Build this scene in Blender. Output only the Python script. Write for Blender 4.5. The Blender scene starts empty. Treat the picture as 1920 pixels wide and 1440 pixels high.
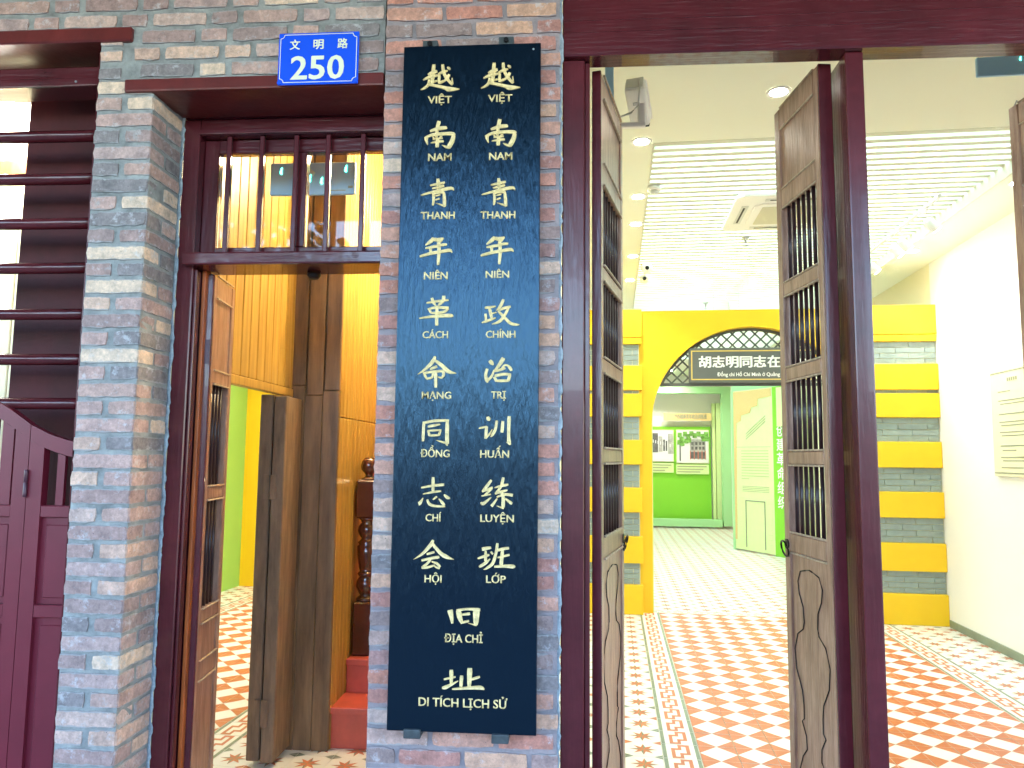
import bpy, bmesh, math, random
from mathutils import Vector, Matrix
random.seed(7)
R=math.radians
S=bpy.context.scene
C=S.collection
# ---------------------------------------------------------------- camera, world, sun, exposure
YAW,PITCH,ROLL,FPX=R(4.254),R(5.615),R(0.589),1398.8
CAM=Vector((0,-2.85,1.7))
fw=Vector((-math.sin(YAW)*math.cos(PITCH),math.cos(YAW)*math.cos(PITCH),math.sin(PITCH)))
rt=Vector((math.cos(YAW),math.sin(YAW),0)); up=rt.cross(fw)
rt,up=math.cos(ROLL)*rt+math.sin(ROLL)*up, -math.sin(ROLL)*rt+math.cos(ROLL)*up
cd=bpy.data.cameras.new('camera'); cam=bpy.data.objects.new('camera',cd); C.objects.link(cam); S.camera=cam
m=Matrix((rt,up,-fw)).transposed().to_4x4(); m.translation=CAM; cam.matrix_world=m
cd.sensor_width=36; cd.lens=36*FPX/1920; cd.clip_start=.05; cd.clip_end=400
w=bpy.data.worlds.new('World'); S.world=w; w.use_nodes=True
nt=w.node_tree; bg=nt.nodes['Background']; sk=nt.nodes.new('ShaderNodeTexSky'); sk.sky_type='NISHITA'
sk.sun_disc=False; sk.sun_elevation=R(38); sk.sun_rotation=R(20); sk.air_density=1.0; sk.dust_density=.4; sk.ozone_density=1.2
nt.links.new(sk.outputs[0],bg.inputs[0]); bg.inputs[1].default_value=.15
sl=bpy.data.lights.new('sun','SUN'); sl.energy=2.5; sl.angle=R(10); sl.color=(1,.95,.88)
so=bpy.data.objects.new('sun',sl); C.objects.link(so)
_d=Vector((math.sin(R(20))*math.cos(R(38)),math.cos(R(20))*math.cos(R(38)),math.sin(R(38))))
so.rotation_euler=_d.to_track_quat('Z','Y').to_euler()
S.view_settings.view_transform='Standard'; S.view_settings.look='None'; S.view_settings.gamma=1
S.view_settings.exposure=3.6
S.cycles.use_adaptive_sampling=True; S.cycles.use_denoising=True
S.cycles.max_bounces=8; S.cycles.diffuse_bounces=5; S.cycles.sample_clamp_indirect=6
TH=R(3.547)      # the hall runs at a slight angle to the street front
RXv=Vector((math.cos(TH),-math.sin(TH),0)); RYv=Vector((math.sin(TH),math.cos(TH),0))
def rw(x,y,z=0): return RXv*x+RYv*y+Vector((0,0,z))
def at_hall(px,py,y):      # photograph point -> hall coordinates on the plane y
    r=fw*FPX+rt*(px-960)-up*(py-720); t=(y-CAM.dot(RYv))/r.dot(RYv); p=CAM+r*t
    return p.dot(RXv),p.z
# ---------------------------------------------------------------- materials
MT={}
def mat(n,col,rough=.5,metal=0,emit=None,es=0,var=0,scale=8,stretch=(1,1,1),bump=0,bscale=40,bstretch=(1,1,1),bdist=.002,coat=0,spec=.5,col2=None,alpha=None):
    if n in MT: return MT[n]
    M=bpy.data.materials.new(n); M.use_nodes=True; t=M.node_tree; b=t.nodes['Principled BSDF']; L=t.links.new
    b.inputs['Base Color'].default_value=(*col,1); b.inputs['Roughness'].default_value=rough; b.inputs['Metallic'].default_value=metal
    b.inputs['Coat Weight'].default_value=coat; b.inputs['Specular IOR Level'].default_value=spec
    if emit: b.inputs['Emission Color'].default_value=(*emit,1); b.inputs['Emission Strength'].default_value=es
    if var or bump: tc=t.nodes.new('ShaderNodeTexCoord')
    if var:
        mp=t.nodes.new('ShaderNodeMapping'); mp.inputs['Scale'].default_value=stretch; L(tc.outputs['Object'],mp.inputs[0])
        no=t.nodes.new('ShaderNodeTexNoise'); no.inputs['Scale'].default_value=scale; no.inputs['Detail'].default_value=6; no.inputs['Roughness'].default_value=.65; L(mp.outputs[0],no.inputs[0])
        rp=t.nodes.new('ShaderNodeValToRGB'); rp.color_ramp.elements[0].position=.3; rp.color_ramp.elements[1].position=.7
        c2=col2 or tuple(min(1,c*(1+var)) for c in col)
        rp.color_ramp.elements[0].color=(*(tuple(c*(1-var) for c in col) if not col2 else col),1); rp.color_ramp.elements[1].color=(*c2,1)
        L(no.outputs[0],rp.inputs[0]); L(rp.outputs[0],b.inputs['Base Color'])
    if bump:
        mp=t.nodes.new('ShaderNodeMapping'); mp.inputs['Scale'].default_value=bstretch; L(tc.outputs['Object'],mp.inputs[0])
        no=t.nodes.new('ShaderNodeTexNoise'); no.inputs['Scale'].default_value=bscale; no.inputs['Detail'].default_value=5; L(mp.outputs[0],no.inputs[0])
        bp=t.nodes.new('ShaderNodeBump'); bp.inputs['Strength'].default_value=bump; bp.inputs['Distance'].default_value=bdist
        L(no.outputs[0],bp.inputs['Height']); L(bp.outputs[0],b.inputs['Normal'])
    MT[n]=M; return M
def brick_mat(n,cols,mort,smear=.5):
    M=bpy.data.materials.new(n); M.use_nodes=True; t=M.node_tree; b=t.nodes['Principled BSDF']; L=t.links.new; N=t.nodes.new
    oi=N('ShaderNodeObjectInfo'); tc=N('ShaderNodeTexCoord'); gs=N('ShaderNodeSeparateXYZ'); L(tc.outputs['Generated'],gs.inputs[0])
    cmb=N('ShaderNodeVectorMath'); cmb.operation='SCALE'; sc=N('ShaderNodeCombineXYZ'); L(oi.outputs['Random'],sc.inputs[0]); L(oi.outputs['Random'],sc.inputs[2]); L(sc.outputs[0],cmb.inputs[0]); cmb.inputs['Scale'].default_value=37
    ad=N('ShaderNodeVectorMath'); L(tc.outputs['Object'],ad.inputs[0]); L(cmb.outputs[0],ad.inputs[1])
    rp=N('ShaderNodeValToRGB'); rp.color_ramp.interpolation='CONSTANT'; e=rp.color_ramp.elements
    while len(e)<len(cols): e.new(.5)
    for i,c in enumerate(cols): e[i].position=i/len(cols); e[i].color=(*c,1)
    L(oi.outputs['Random'],rp.inputs[0])
    def noise(s,d=5,r=.6):
        q=N('ShaderNodeTexNoise'); q.inputs['Scale'].default_value=s; q.inputs['Detail'].default_value=d; q.inputs['Roughness'].default_value=r; L(ad.outputs[0],q.inputs[0]); return q
    def mathn(op,a,b_,c=None):
        q=N('ShaderNodeMath'); q.operation=op
        for i,v in enumerate((a,b_,c)):
            if v is None: continue
            if hasattr(v,'is_linked'): L(v,q.inputs[i])
            else: q.inputs[i].default_value=v
        return q.outputs[0]
    def mix(f,a,b_,mode='MIX'):
        q=N('ShaderNodeMix'); q.data_type='RGBA'; q.blend_type=mode
        if hasattr(f,'is_linked'): L(f,q.inputs[0])
        else: q.inputs[0].default_value=f
        for i,v in ((6,a),(7,b_)):
            if hasattr(v,'is_linked'): L(v,q.inputs[i])
            else: q.inputs[i].default_value=(*v,1)
        return q.outputs[2]
    n1=noise(14,6,.7); n2=noise(60,4,.7); n3=noise(22,7,.68); n4=noise(140,2,.5)
    r1=N('ShaderNodeValToRGB'); r1.color_ramp.elements[0].position=.3; r1.color_ramp.elements[1].position=.72; r1.color_ramp.elements[0].color=(.7,.68,.68,1); r1.color_ramp.elements[1].color=(1.5,1.4,1.32,1); L(n1.outputs[0],r1.inputs[0])
    c=mix(1,rp.outputs[0],r1.outputs[0],'MULTIPLY')
    r2=N('ShaderNodeValToRGB'); r2.color_ramp.elements[0].position=.35; r2.color_ramp.elements[1].position=.7; r2.color_ramp.elements[0].color=(.8,.8,.8,1); r2.color_ramp.elements[1].color=(1.15,1.15,1.15,1); L(n2.outputs[0],r2.inputs[0])
    c=mix(1,c,r2.outputs[0],'MULTIPLY')
    # mortar smeared over the brick's edges
    dz=mathn('MINIMUM',gs.outputs[2],mathn('SUBTRACT',1.0,gs.outputs[2]))
    ed=mathn('SUBTRACT',mathn('MULTIPLY',n3.outputs[0],.38),mathn('MULTIPLY',dz,1.0))
    rs=N('ShaderNodeMapRange'); L(ed,rs.inputs[0]); rs.inputs[1].default_value=.06; rs.inputs[2].default_value=.10
    c=mix(mathn('MULTIPLY',rs.outputs[0],.8),c,mort)
    # blotches of whitish and grey mortar film
    n5=noise(9,8,.72); rb=N('ShaderNodeMapRange'); L(n5.outputs[0],rb.inputs[0]); rb.inputs[1].default_value=.58; rb.inputs[2].default_value=.64
    c=mix(mathn('MULTIPLY',rb.outputs[0],smear),c,tuple(x*1.25 for x in mort))
    n6=noise(17,9,.75); rc=N('ShaderNodeMapRange'); L(n6.outputs[0],rc.inputs[0]); rc.inputs[1].default_value=.55; rc.inputs[2].default_value=.64
    c=mix(mathn('MULTIPLY',rc.outputs[0],.55),c,(.62,.62,.64))
    rd=N('ShaderNodeMapRange'); L(n4.outputs[0],rd.inputs[0]); rd.inputs[1].default_value=.30; rd.inputs[2].default_value=.25
    c=mix(rd.outputs[0],c,(.03,.03,.035))
    L(c,b.inputs['Base Color']); b.inputs['Roughness'].default_value=.85
    bp=N('ShaderNodeBump'); bp.inputs['Strength'].default_value=.9; bp.inputs['Distance'].default_value=.005
    L(mathn('ADD',n3.outputs[0],mathn('MULTIPLY',n2.outputs[0],.4)),bp.inputs['Height']); L(bp.outputs[0],b.inputs['Normal'])
    MT[n]=M; return M
MORT=(.15,.19,.21)
brick_grey=brick_mat('brick_grey',[(0.441, 0.313, 0.276), (0.504, 0.384, 0.339), (0.657, 0.522, 0.402), (0.347, 0.25, 0.235), (0.46, 0.326, 0.296), (0.226, 0.211, 0.218), (0.59, 0.426, 0.336), (0.41, 0.312, 0.297), (0.514, 0.364, 0.297), (0.312, 0.238, 0.23)],(.33,.34,.34),.5)
brick_red=brick_mat('brick_red',[(0.474, 0.225, 0.175), (0.533, 0.267, 0.209), (0.42, 0.212, 0.179), (0.369, 0.219, 0.202), (0.519, 0.294, 0.227), (0.279, 0.213, 0.205), (0.474, 0.224, 0.166), (0.56, 0.352, 0.252)],(.33,.29,.30),.4)
mortar_blue=mat('mortar_blue',(.27,.285,.275),.9,var=.45,scale=9,bump=1,bscale=60,bdist=.006)
mortar_pink=mat('mortar_pink',(.20,.20,.22),.9,var=.5,scale=7,col2=(.38,.31,.31),bump=1,bscale=60,bdist=.006)
maroon=mat('maroon_paint',(.085,.011,.016),.26,var=.35,scale=3,bump=.5,bscale=14,bstretch=(5,5,.5),bdist=.003,coat=.2)
maroonh=mat('maroon_paint_rail',(.085,.011,.016),.26,var=.35,scale=3,bump=.55,bscale=14,bstretch=(.5,5,5),bdist=.004,coat=.5)
maroon_red=mat('maroon_lintel',(.12,.014,.012),.35,var=.3,scale=6,bump=.5,bscale=30,bdist=.003)
gatem=mat('gate_paint',(.15,.012,.026),.38,var=.15,scale=3,bump=.35,bscale=160,bdist=.001)
worn=mat('worn_wood',(.19,.09,.06),.28,var=.5,scale=5,stretch=(6,6,1),col2=(.44,.27,.19),bump=.8,bscale=30,bstretch=(4,4,.4),bdist=.003)
worn_edge=mat('worn_edge',(.42,.33,.24),.45,var=.4,scale=12,stretch=(4,4,.5),bump=.8,bscale=40,bstretch=(3,3,.4),bdist=.003)
spin=mat('spindle_wood',(.035,.016,.018),.3,var=.3,scale=20)
shut=mat('old_shutter',(.19,.12,.075),.5,var=.4,scale=5,stretch=(5,5,.8),bump=.8,bscale=22,bstretch=(4,4,.5),bdist=.003)
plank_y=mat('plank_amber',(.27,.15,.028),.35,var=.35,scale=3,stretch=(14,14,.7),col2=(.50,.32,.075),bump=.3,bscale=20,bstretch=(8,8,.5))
plank_d=mat('plank_dark',(.085,.045,.02),.42,var=.5,scale=2.2,stretch=(7,7,.8),col2=(.27,.155,.075),bump=.5,bscale=12,bstretch=(8,8,.5))  # darker brown planks for the column and the backings
floor_w=mat('tile_white',(.80,.80,.76),.28,var=.05,scale=5)
t_or=mat('tile_terracotta',(.56,.16,.065),.3,var=.12,scale=5)
t_gr=mat('tile_green',(.20,.25,.18),.3,var=.15,scale=6)
t_gold=mat('tile_ochre',(.50,.25,.06),.3)
t_grout=mat('grout',(.72,.66,.45),.8)
yel=mat('yellow_paint',(.86,.55,.008),.5)
yel2=mat('yellow_paint_side',(.86,.55,.008),.5)
whitew=mat('white_wall',(.83,.83,.80),.75)
cream=mat('cream_wall',(.82,.76,.52),.7)
ceilm=mat('ceiling_cream',(.86,.88,.74),.75)
slatm=mat('slat_cream',(.70,.70,.58),.6)
glow=mat('luminous_panel',(.9,.9,.9),.5,emit=(.58,.86,1),es=.6)
lens=mat('lamp_lens',(.9,.9,.9),.5,emit=(1,.97,.88),es=12)
wlens=mat('warm_lens',(.9,.9,.8),.5,emit=(1,.72,.32),es=14)
gtile=mat('grey_green_tile',(.27,.34,.32),.3,var=.12,scale=12)
lime=mat('lime_panel',(.68,.82,.40),.6,var=.03)
grn=mat('bright_green',(.22,.60,.03),.55)
mint=mat('mint_green',(.36,.70,.34),.6)
goldtex=mat('gold_grain',(.62,.42,.14),.6,var=.5,scale=60,stretch=(3,3,1),col2=(.8,.62,.3))
lacq=mat('black_lacquer',(.0006,.0035,.009),.24,bump=.9,bscale=14,bstretch=(6,1,.8),bdist=.004,coat=0,spec=.7)
lacq.node_tree.nodes['Principled BSDF'].inputs['Specular Tint'].default_value=(.35,.68,1,1)
gold=mat('carved_gold',(.78,.60,.27),.42,var=.3,scale=60,bump=.5,bscale=200)
plateb=mat('plate_blue',(.01,.09,.80),.25)
platew=mat('plate_cream',(.80,.84,.62),.4)
whitep=mat('white_plastic',(.92,.92,.90),.4)
greyp=mat('grey_plastic',(.70,.72,.70),.45)
steel=mat('steel',(.45,.47,.5),.35,metal=.8)
dsteel=mat('dark_steel',(.06,.075,.08),.55,metal=.3,var=.3,scale=30)
iron=mat('black_iron',(.012,.011,.012),.4,metal=.6)
hingem=mat('painted_hinge',(.07,.02,.035),.35,bump=.8,bscale=120,bdist=.002)
signg=mat('sign_grey',(.115,.125,.115),.5)
signy=mat('sign_gold_line',(.75,.55,.12),.4)
signw=mat('sign_white',(.86,.86,.82),.5)
mahog=mat('mahogany',(.075,.014,.006),.14,var=.4,scale=4,coat=.6)
stepm=mat('red_step_paint',(.50,.085,.055),.4,var=.2,scale=4)
orangew=mat('varnish_and_lit_soffit',(.38,.09,.02),.35,var=.4,scale=4,stretch=(6,6,1))
exitb=mat('exit_panel_back',(.30,.55,.80),.3)  # blue of the sky's reflection is put into the base colour
exitg=mat('exit_green_glow',(.1,.7,.45),.4,emit=(.1,1,.6),es=1.2)
paperm=mat('document_paper',(.74,.72,.5),.6)
inkm=mat('ink_grey',(.30,.31,.22),.7)
inkd=mat('ink_dark',(.07,.07,.07),.7)
photod=mat('photo_dark',(.12,.12,.12),.6,var=.6,scale=6)
photom=mat('photo_mid',(.38,.38,.36),.6,var=.4,scale=9)
photol=mat('photo_light',(.75,.77,.78),.6)
leafg=mat('photo_leaf',(.16,.36,.07),.6,var=.7,scale=14)
redp=mat('photo_red',(.55,.16,.12),.6)
asph=mat('asphalt',(.05,.05,.052),.9,var=.2,scale=20)
pav=mat('pavement_stone',(.20,.185,.17),.8,var=.2,scale=4)
conc=mat('arcade_concrete',(.10,.10,.098),.85,var=.2,scale=3)
bark=mat('bark',(.06,.045,.035),.9,var=.3,scale=20)
leaf=mat('leaf',(.045,.09,.025),.6,var=.4,scale=3)
shopw=mat('dark_block_wall',(.10,.095,.09),.7,var=.3,scale=2)
skyb=mat('dark_glass',(.02,.025,.03),.1)
bluest=mat('blue_steel_strip',(.05,.12,.18),.4)
glassm=bpy.data.materials.new('glass'); glassm.use_nodes=True
_t=glassm.node_tree; _t.nodes.clear(); _o=_t.nodes.new('ShaderNodeOutputMaterial'); _m=_t.nodes.new('ShaderNodeMixShader'); _f=_t.nodes.new('ShaderNodeFresnel'); _f.inputs[0].default_value=1.5
_a=_t.nodes.new('ShaderNodeBsdfTransparent'); _g=_t.nodes.new('ShaderNodeBsdfGlossy'); _g.inputs['Roughness'].default_value=.02
_t.links.new(_f.outputs[0],_m.inputs[0]); _t.links.new(_a.outputs[0],_m.inputs[1]); _t.links.new(_g.outputs[0],_m.inputs[2]); _t.links.new(_m.outputs[0],_o.inputs[0])
# ---------------------------------------------------------------- helpers
def newbm(): return bmesh.new()
def box(bm,x0,x1,y0,y1,z0,z1,bev=0,mi=0,seg=1):
    vs=[bm.verts.new(p) for p in ((x0,y0,z0),(x1,y0,z0),(x1,y1,z0),(x0,y1,z0),(x0,y0,z1),(x1,y0,z1),(x1,y1,z1),(x0,y1,z1))]
    fs=[bm.faces.new([vs[i] for i in q]) for q in ((0,3,2,1),(4,5,6,7),(0,1,5,4),(1,2,6,5),(2,3,7,6),(3,0,4,7))]
    for f in fs: f.material_index=mi
    if bev:
        r=bmesh.ops.bevel(bm,geom=list({e for f in fs for e in f.edges}),offset=min(bev,.45*min(abs(x1-x0),abs(y1-y0),abs(z1-z0))),segments=seg,affect='EDGES',profile=.6)
        for f in r['faces']: f.material_index=mi
    return bm
def B(*a,**k): return box(newbm(),*a,**k)
def prism(bm,pts,axis,a,b,mi=0):
    """extrude 2D pts along axis ('y' or 'z' or 'x') from a to b"""
    def P(u,v,t): return {'y':(u,t,v),'z':(u,v,t),'x':(t,u,v)}[axis]
    A=[bm.verts.new(P(u,v,a)) for u,v in pts]; Bv=[bm.verts.new(P(u,v,b)) for u,v in pts]; n=len(pts)
    fs=[bm.faces.new(A),bm.faces.new(Bv[::-1])]+[bm.faces.new((A[i],Bv[i],Bv[(i+1)%n],A[(i+1)%n])) for i in range(n)]
    for f in fs: f.material_index=mi
    bmesh.ops.recalc_face_normals(bm,faces=fs); return bm
def lathe(bm,prof,cx=0,cy=0,n=20,sq=False):
    """prof: (r,z) list round a vertical axis"""
    rings=[]
    for r,z in prof: rings.append([bm.verts.new((cx+r*math.cos(2*math.pi*(i+.5)/n),cy+r*math.sin(2*math.pi*(i+.5)/n),z)) for i in range(n)])
    for a,b in zip(rings,rings[1:]):
        for i in range(n): f=bm.faces.new((a[i],a[(i+1)%n],b[(i+1)%n],b[i])); f.smooth=not sq
    bm.faces.new(rings[0][::-1]); bm.faces.new(rings[-1]); return bm
def tube(bm,pts,r,n=8,closed=False):
    pts=[Vector(p) for p in pts]; rings=[]; N=len(pts)
    for i,p in enumerate(pts):
        a=pts[(i-1)%N] if (closed or i) else pts[0]; b=pts[(i+1)%N] if (closed or i<N-1) else pts[-1]
        d=(b-a).normalized(); h=Vector((0,0,1)) if abs(d.z)<.9 else Vector((1,0,0)); u=d.cross(h).normalized(); v=d.cross(u)
        rings.append([bm.verts.new(p+r*(math.cos(2*math.pi*k/n)*u+math.sin(2*math.pi*k/n)*v)) for k in range(n)])
    for i in range(N if closed else N-1):
        a,b=rings[i],rings[(i+1)%N]
        for k in range(n): bm.faces.new((a[k],a[(k+1)%n],b[(k+1)%n],b[k])).smooth=True
    if not closed: bm.faces.new(rings[0][::-1]); bm.faces.new(rings[-1])
    return bm
def disc(bm,cx,cy,z0,z1,r,n=24): return lathe(bm,[(r,z0),(r,z1)],cx,cy,n)
def tomesh(name,bm,mats,off=None):
    me=bpy.data.meshes.new(name)
    if off: bmesh.ops.translate(bm,verts=bm.verts,vec=-Vector(off))
    bmesh.ops.recalc_face_normals(bm,faces=bm.faces) if len(bm.faces)<4000 else None
    bm.to_mesh(me); bm.free()
    for q in (mats if isinstance(mats,(list,tuple)) else [mats]): me.materials.append(q)
    return me
def link(name,me,parent=None,loc=(0,0,0),rot=0,**props):
    o=bpy.data.objects.new(name,me); C.objects.link(o); o.location=loc; o.rotation_euler=(0,0,rot)
    if parent: o.parent=parent
    for k,v in props.items():
        if v: o[k]=v
    return o
class T:
    """one thing: an Empty at its base; parts are drawn in street or hall coordinates"""
    def __init__(s,name,label,cat,base=(0,0,0),hall=False,group=None,rot=None):
        s.base=Vector(base); s.rot=(-TH if hall else 0) if rot is None else rot
        s.local=rot is not None and not hall
        loc=rw(*base) if hall else base
        s.o=link(name,None,None,loc,s.rot,label=label,category=cat,group=group)
        if rot is not None: s.base=Vector((0,0,0))
    def p(s,name,bm,mats,parent=None,label=None,kind=None):
        par=parent or s.o
        o=link(name,tomesh(name,bm,mats,s.base),par,label=label,kind=kind)
        return o
def struct(name,bm,mats,hall=False,loc=(0,0,0)):
    return link(name,tomesh(name,bm,mats),None,loc,-TH if hall else 0,kind='structure')
def text_mesh(body,h,width=None,bold=.0,depth=0,track=1.0,fallback_ratio=None):
    """flat or extruded lettering: h is the cap height; returns a mesh lying in XZ facing -Y with its origin at left baseline"""
    c=bpy.data.curves.new('t','FONT'); c.body=body; c.size=1; c.offset=min(bold,.009); c.space_character=track; c.extrude=0; c.resolution_u=3
    o=bpy.data.objects.new('t',c); C.objects.link(o); bpy.context.view_layer.update()
    me=bpy.data.meshes.new_from_object(o.evaluated_get(bpy.context.evaluated_depsgraph_get()))
    bpy.data.objects.remove(o); bpy.data.curves.remove(c)
    xs=[v.co.x for v in me.vertices]; x0,x1=min(xs),max(xs)
    cap=.729 if fallback_ratio is None else fallback_ratio
    s=h/cap; sx=(width/(x1-x0)) if width else s
    bm=bmesh.new(); bm.from_mesh(me); bpy.data.meshes.remove(me)
    for v in bm.verts: v.co=Vector(((v.co.x-x0)*sx,0,v.co.y*s))
    if bold:
        src=bm.copy() if hasattr(bm,'copy') else bm
        me2=bpy.data.meshes.new('t'); bm.to_mesh(me2)
        for i_,sh_ in enumerate((-1,1,-.5,.5)):
            n0=len(bm.verts); bm.from_mesh(me2); bm.verts.ensure_lookup_table()
            for v in bm.verts[n0:]: v.co+=Vector((sh_*bold*h*.9,-.00012*(i_+1),(.3*bold*h if i_%2 else -.3*bold*h)))
        bpy.data.meshes.remove(me2); src.free() if src is not bm else None
    if depth:
        fs=bm.faces[:]; r=bmesh.ops.extrude_face_region(bm,geom=fs)
        bmesh.ops.translate(bm,verts=[g for g in r['geom'] if isinstance(g,bmesh.types.BMVert)],vec=(0,-depth,0))
    for f in bm.faces: f.normal_update()
    return bm
def put(bm,x,y,z):
    bmesh.ops.translate(bm,verts=bm.verts,vec=(x,y,z)); return bm
DLW,TRW,WARM,LEFTW=6,3.2,13,5
# ---------------------------------------------------------------- street: pavement, arcade, road
struct('pavement',B(-9,9,-3.9,.0,-.14,-.02),pav)
struct('street',B(-60,60,-60,-3.9,-.4,-.16),asph)
struct('ground',B(-80,80,0,80,-.5,-.2),conc)
a=T('arcade','dark concrete arcade roof and piers over the pavement in front of the brick front','arcade',(0,-3.6,0))
a.p('ceiling',B(-9,9,-3.6,-.25,4.5,4.7),conc); a.p('beam',B(-9,9,-3.9,-3.6,4.12,4.7),conc)
for x in (-4.6,2.3): a.p('column',B(x-.22,x+.22,-3.95,-3.5,-.02,4.12,.02),conc)
a.p('upper_storey',B(-9,9,-3.9,-.26,4.72,8),conc)
b=T('added_dark_block','unseen low block added across the street to darken the black board reflection','building',(0,-17,0))
b.p('wall',B(-30,30,-22,-17,-.2,3.5),shopw)  # unseen block added to keep the board's lower reflection dark
for i in range(12): b.p('window',B(-27+i*5,-24.5+i*5,-17,-16.96,.4,2.6),skyb)
def tree(x,y,h,r,label):
    t=T('street_tree',label,'tree',(x,y,-.16)); t.p('trunk',lathe(newbm(),[(.22,-.16),(.15,1.5),(.12,h-.3)],x,y,10),bark)
    bm=newbm()
    for i in range(1500):
        d=Vector((random.gauss(0,1),random.gauss(0,1),random.gauss(0,.8))).normalized()*r*random.random()**.4
        p=Vector((x,y,h))+d; u=Vector((random.gauss(0,1),random.gauss(0,1),random.gauss(0,1))).normalized()*.13; v=u.orthogonal().normalized()*.09
        bm.faces.new([bm.verts.new(q) for q in (p-u,p+v,p+u,p-v)])
    t.p('crown',bm,leaf)
tree(-5.2,-9.5,4.6,1.6,'leafy street tree standing across the road, left of the doorway')
tree(1.0,-10.5,6.2,1.7,'leafy street tree standing across the road, opposite the black board')
# ---------------------------------------------------------------- bricks
def shell(bm,w,h,axis='f',x=0,y=0,depth=.03,rag=.004,n=(6,2)):
    """ragged brick face: front outline smaller than the back one. axis f: faces -Y, r: faces +X"""
    pts=[]
    nx,nz=n
    for i in range(nx): pts.append((-w/2+w*i/nx,-h/2))
    for i in range(nz): pts.append((w/2,-h/2+h*i/nz))
    for i in range(nx): pts.append((w/2-w*i/nx,h/2))
    for i in range(nz): pts.append((-w/2,h/2-h*i/nz))
    k=min(.0025,h/8); F=[];K=[]
    for (u,v) in pts:
        cu=1-.03*(abs(v)/(h/2))**4 ; cv=1-.07*(abs(u)/(w/2))**6
        uu=u*cu+random.uniform(-1,1)*rag*(.6 if abs(u)>.49*w else .3); vv=v*cv+random.uniform(-1,1)*rag
        for lst,s,dd in ((F,1,0),(K,1,depth)):
            e=k if dd==0 else -.001
            U=uu-math.copysign(e,uu) if uu else 0; V=vv-math.copysign(e,vv)
            jy=random.uniform(-.0015,.0015) if dd==0 else 0
            lst.append(bm.verts.new((x+U,y+dd+jy,V) if axis=='f' else (x-dd+jy,y+U,V)))
    f=bm.faces.new(F if axis=='f' else F); N=len(F)
    for i in range(N): bm.faces.new((F[i],K[i],K[(i+1)%N],F[(i+1)%N]))
_bc={}
def brickmesh(key,fn,nvar,m):
    k=(key,m.name)
    if k not in _bc:
        L=[]
        for i in range(nvar):
            bm=newbm(); fn(bm); L.append(tomesh('brick',bm,m))
        _bc[k]=L
    return random.choice(_bc[k])
CH=.0705; BH=.0615
def brick(parent,me,x,y,z):
    o=bpy.data.objects.new('brick',me); C.objects.link(o); o.parent=parent.o; o.location=Vector((x,y,z))-parent.base
    if me.get('c') is None: o.rotation_euler=(random.uniform(-.008,.008),random.uniform(-.012,.012),random.uniform(-.006,.006))
def s_front(w): return lambda bm: shell(bm,w,BH,rag=.0045)
# left pillar (a front face and the reveal into the doorway)
XL,XR=-1.968,-1.716
pl=T('brick_pillar','narrow grey and tan brick pillar between the slatted gate and the wooden side door','pillar',(-1.84,.12,0))
pl.p('mortar',B(XL+.005,XR-.006,.006,.245,-.02,3.21),mortar_blue)
def cornerA(bm): # stretcher in front, header on the reveal
    shell(bm,.243,BH,'f',-.0,0,.02); shell(bm,.112,BH,'r',.122,.057,.02,n=(3,2))
def cornerB(bm):
    shell(bm,.112,BH,'f',0,0,.02,n=(3,2)); shell(bm,.233,BH,'r',.056,.118,.02)
def rev(bm): shell(bm,.112,BH,'r',0,0,.02,n=(3,2))
z=.012; i=0
while z<3.2:
    zc=z+BH/2+.005
    dx=random.uniform(-.002,.002)
    if i%2: brick(pl,brickmesh('ca',cornerA,5,brick_grey),(XL+XR)/2+dx,0,zc); brick(pl,brickmesh('rv',rev,4,brick_grey),XR-.001,.178,zc)
    else: brick(pl,brickmesh('cb',cornerB,5,brick_grey),XR-.057+dx,0,zc); brick(pl,brickmesh('h',lambda bm:shell(bm,.112,BH,n=(3,2)),6,brick_grey),XL+.059+dx,0,zc)
    z+=CH; i+=1
# wall above the openings
wl=T('brick_wall','grey mortared brick wall above the lintels, left of the red pillar','wall',(-1.6,.1,3.2))
wl.p('mortar',B(-3.4,-.748,.006,.245,3.485,4.5),mortar_blue)
wl.p('mortar',B(XL+.005,-.748,.0062,.2,3.252,3.4848),mortar_blue)
row=0; z=3.252
BH0=BH
while z<3.80:
    zc=z+BH/2+.008; x=-1.82 if z<3.45 else -3.0; x-=(.05,.22,.13)[row%3] if z>3.45 else 0; k=row
    if z<3.45: x=-1.785-(.03 if row%2 else 0)
    while x<-.75:
        w_=(.235,.112)[k%2]; 
        if x+w_>-.752: w_=-.752-x
        if w_>.04:
            w_=round(w_,2) if w_<.11 or (w_<.23 and w_>.12) else w_
            brick(wl,brickmesh(('s',w_),lambda bm,w_=w_:shell(bm,w_,BH,n=(6 if w_>.15 else 3,2)),7 if w_ in(.235,.112) else 1,brick_grey),x+w_/2,0,zc)
        x+=w_+.022; k+=1
    z+=CH+.004; row+=1
for zz in (3.255,3.33,3.40): brick(wl,brickmesh('hh',lambda bm:shell(bm,.10,.054,n=(3,2)),3,brick_grey),-1.915,0,zz+.028)
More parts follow.
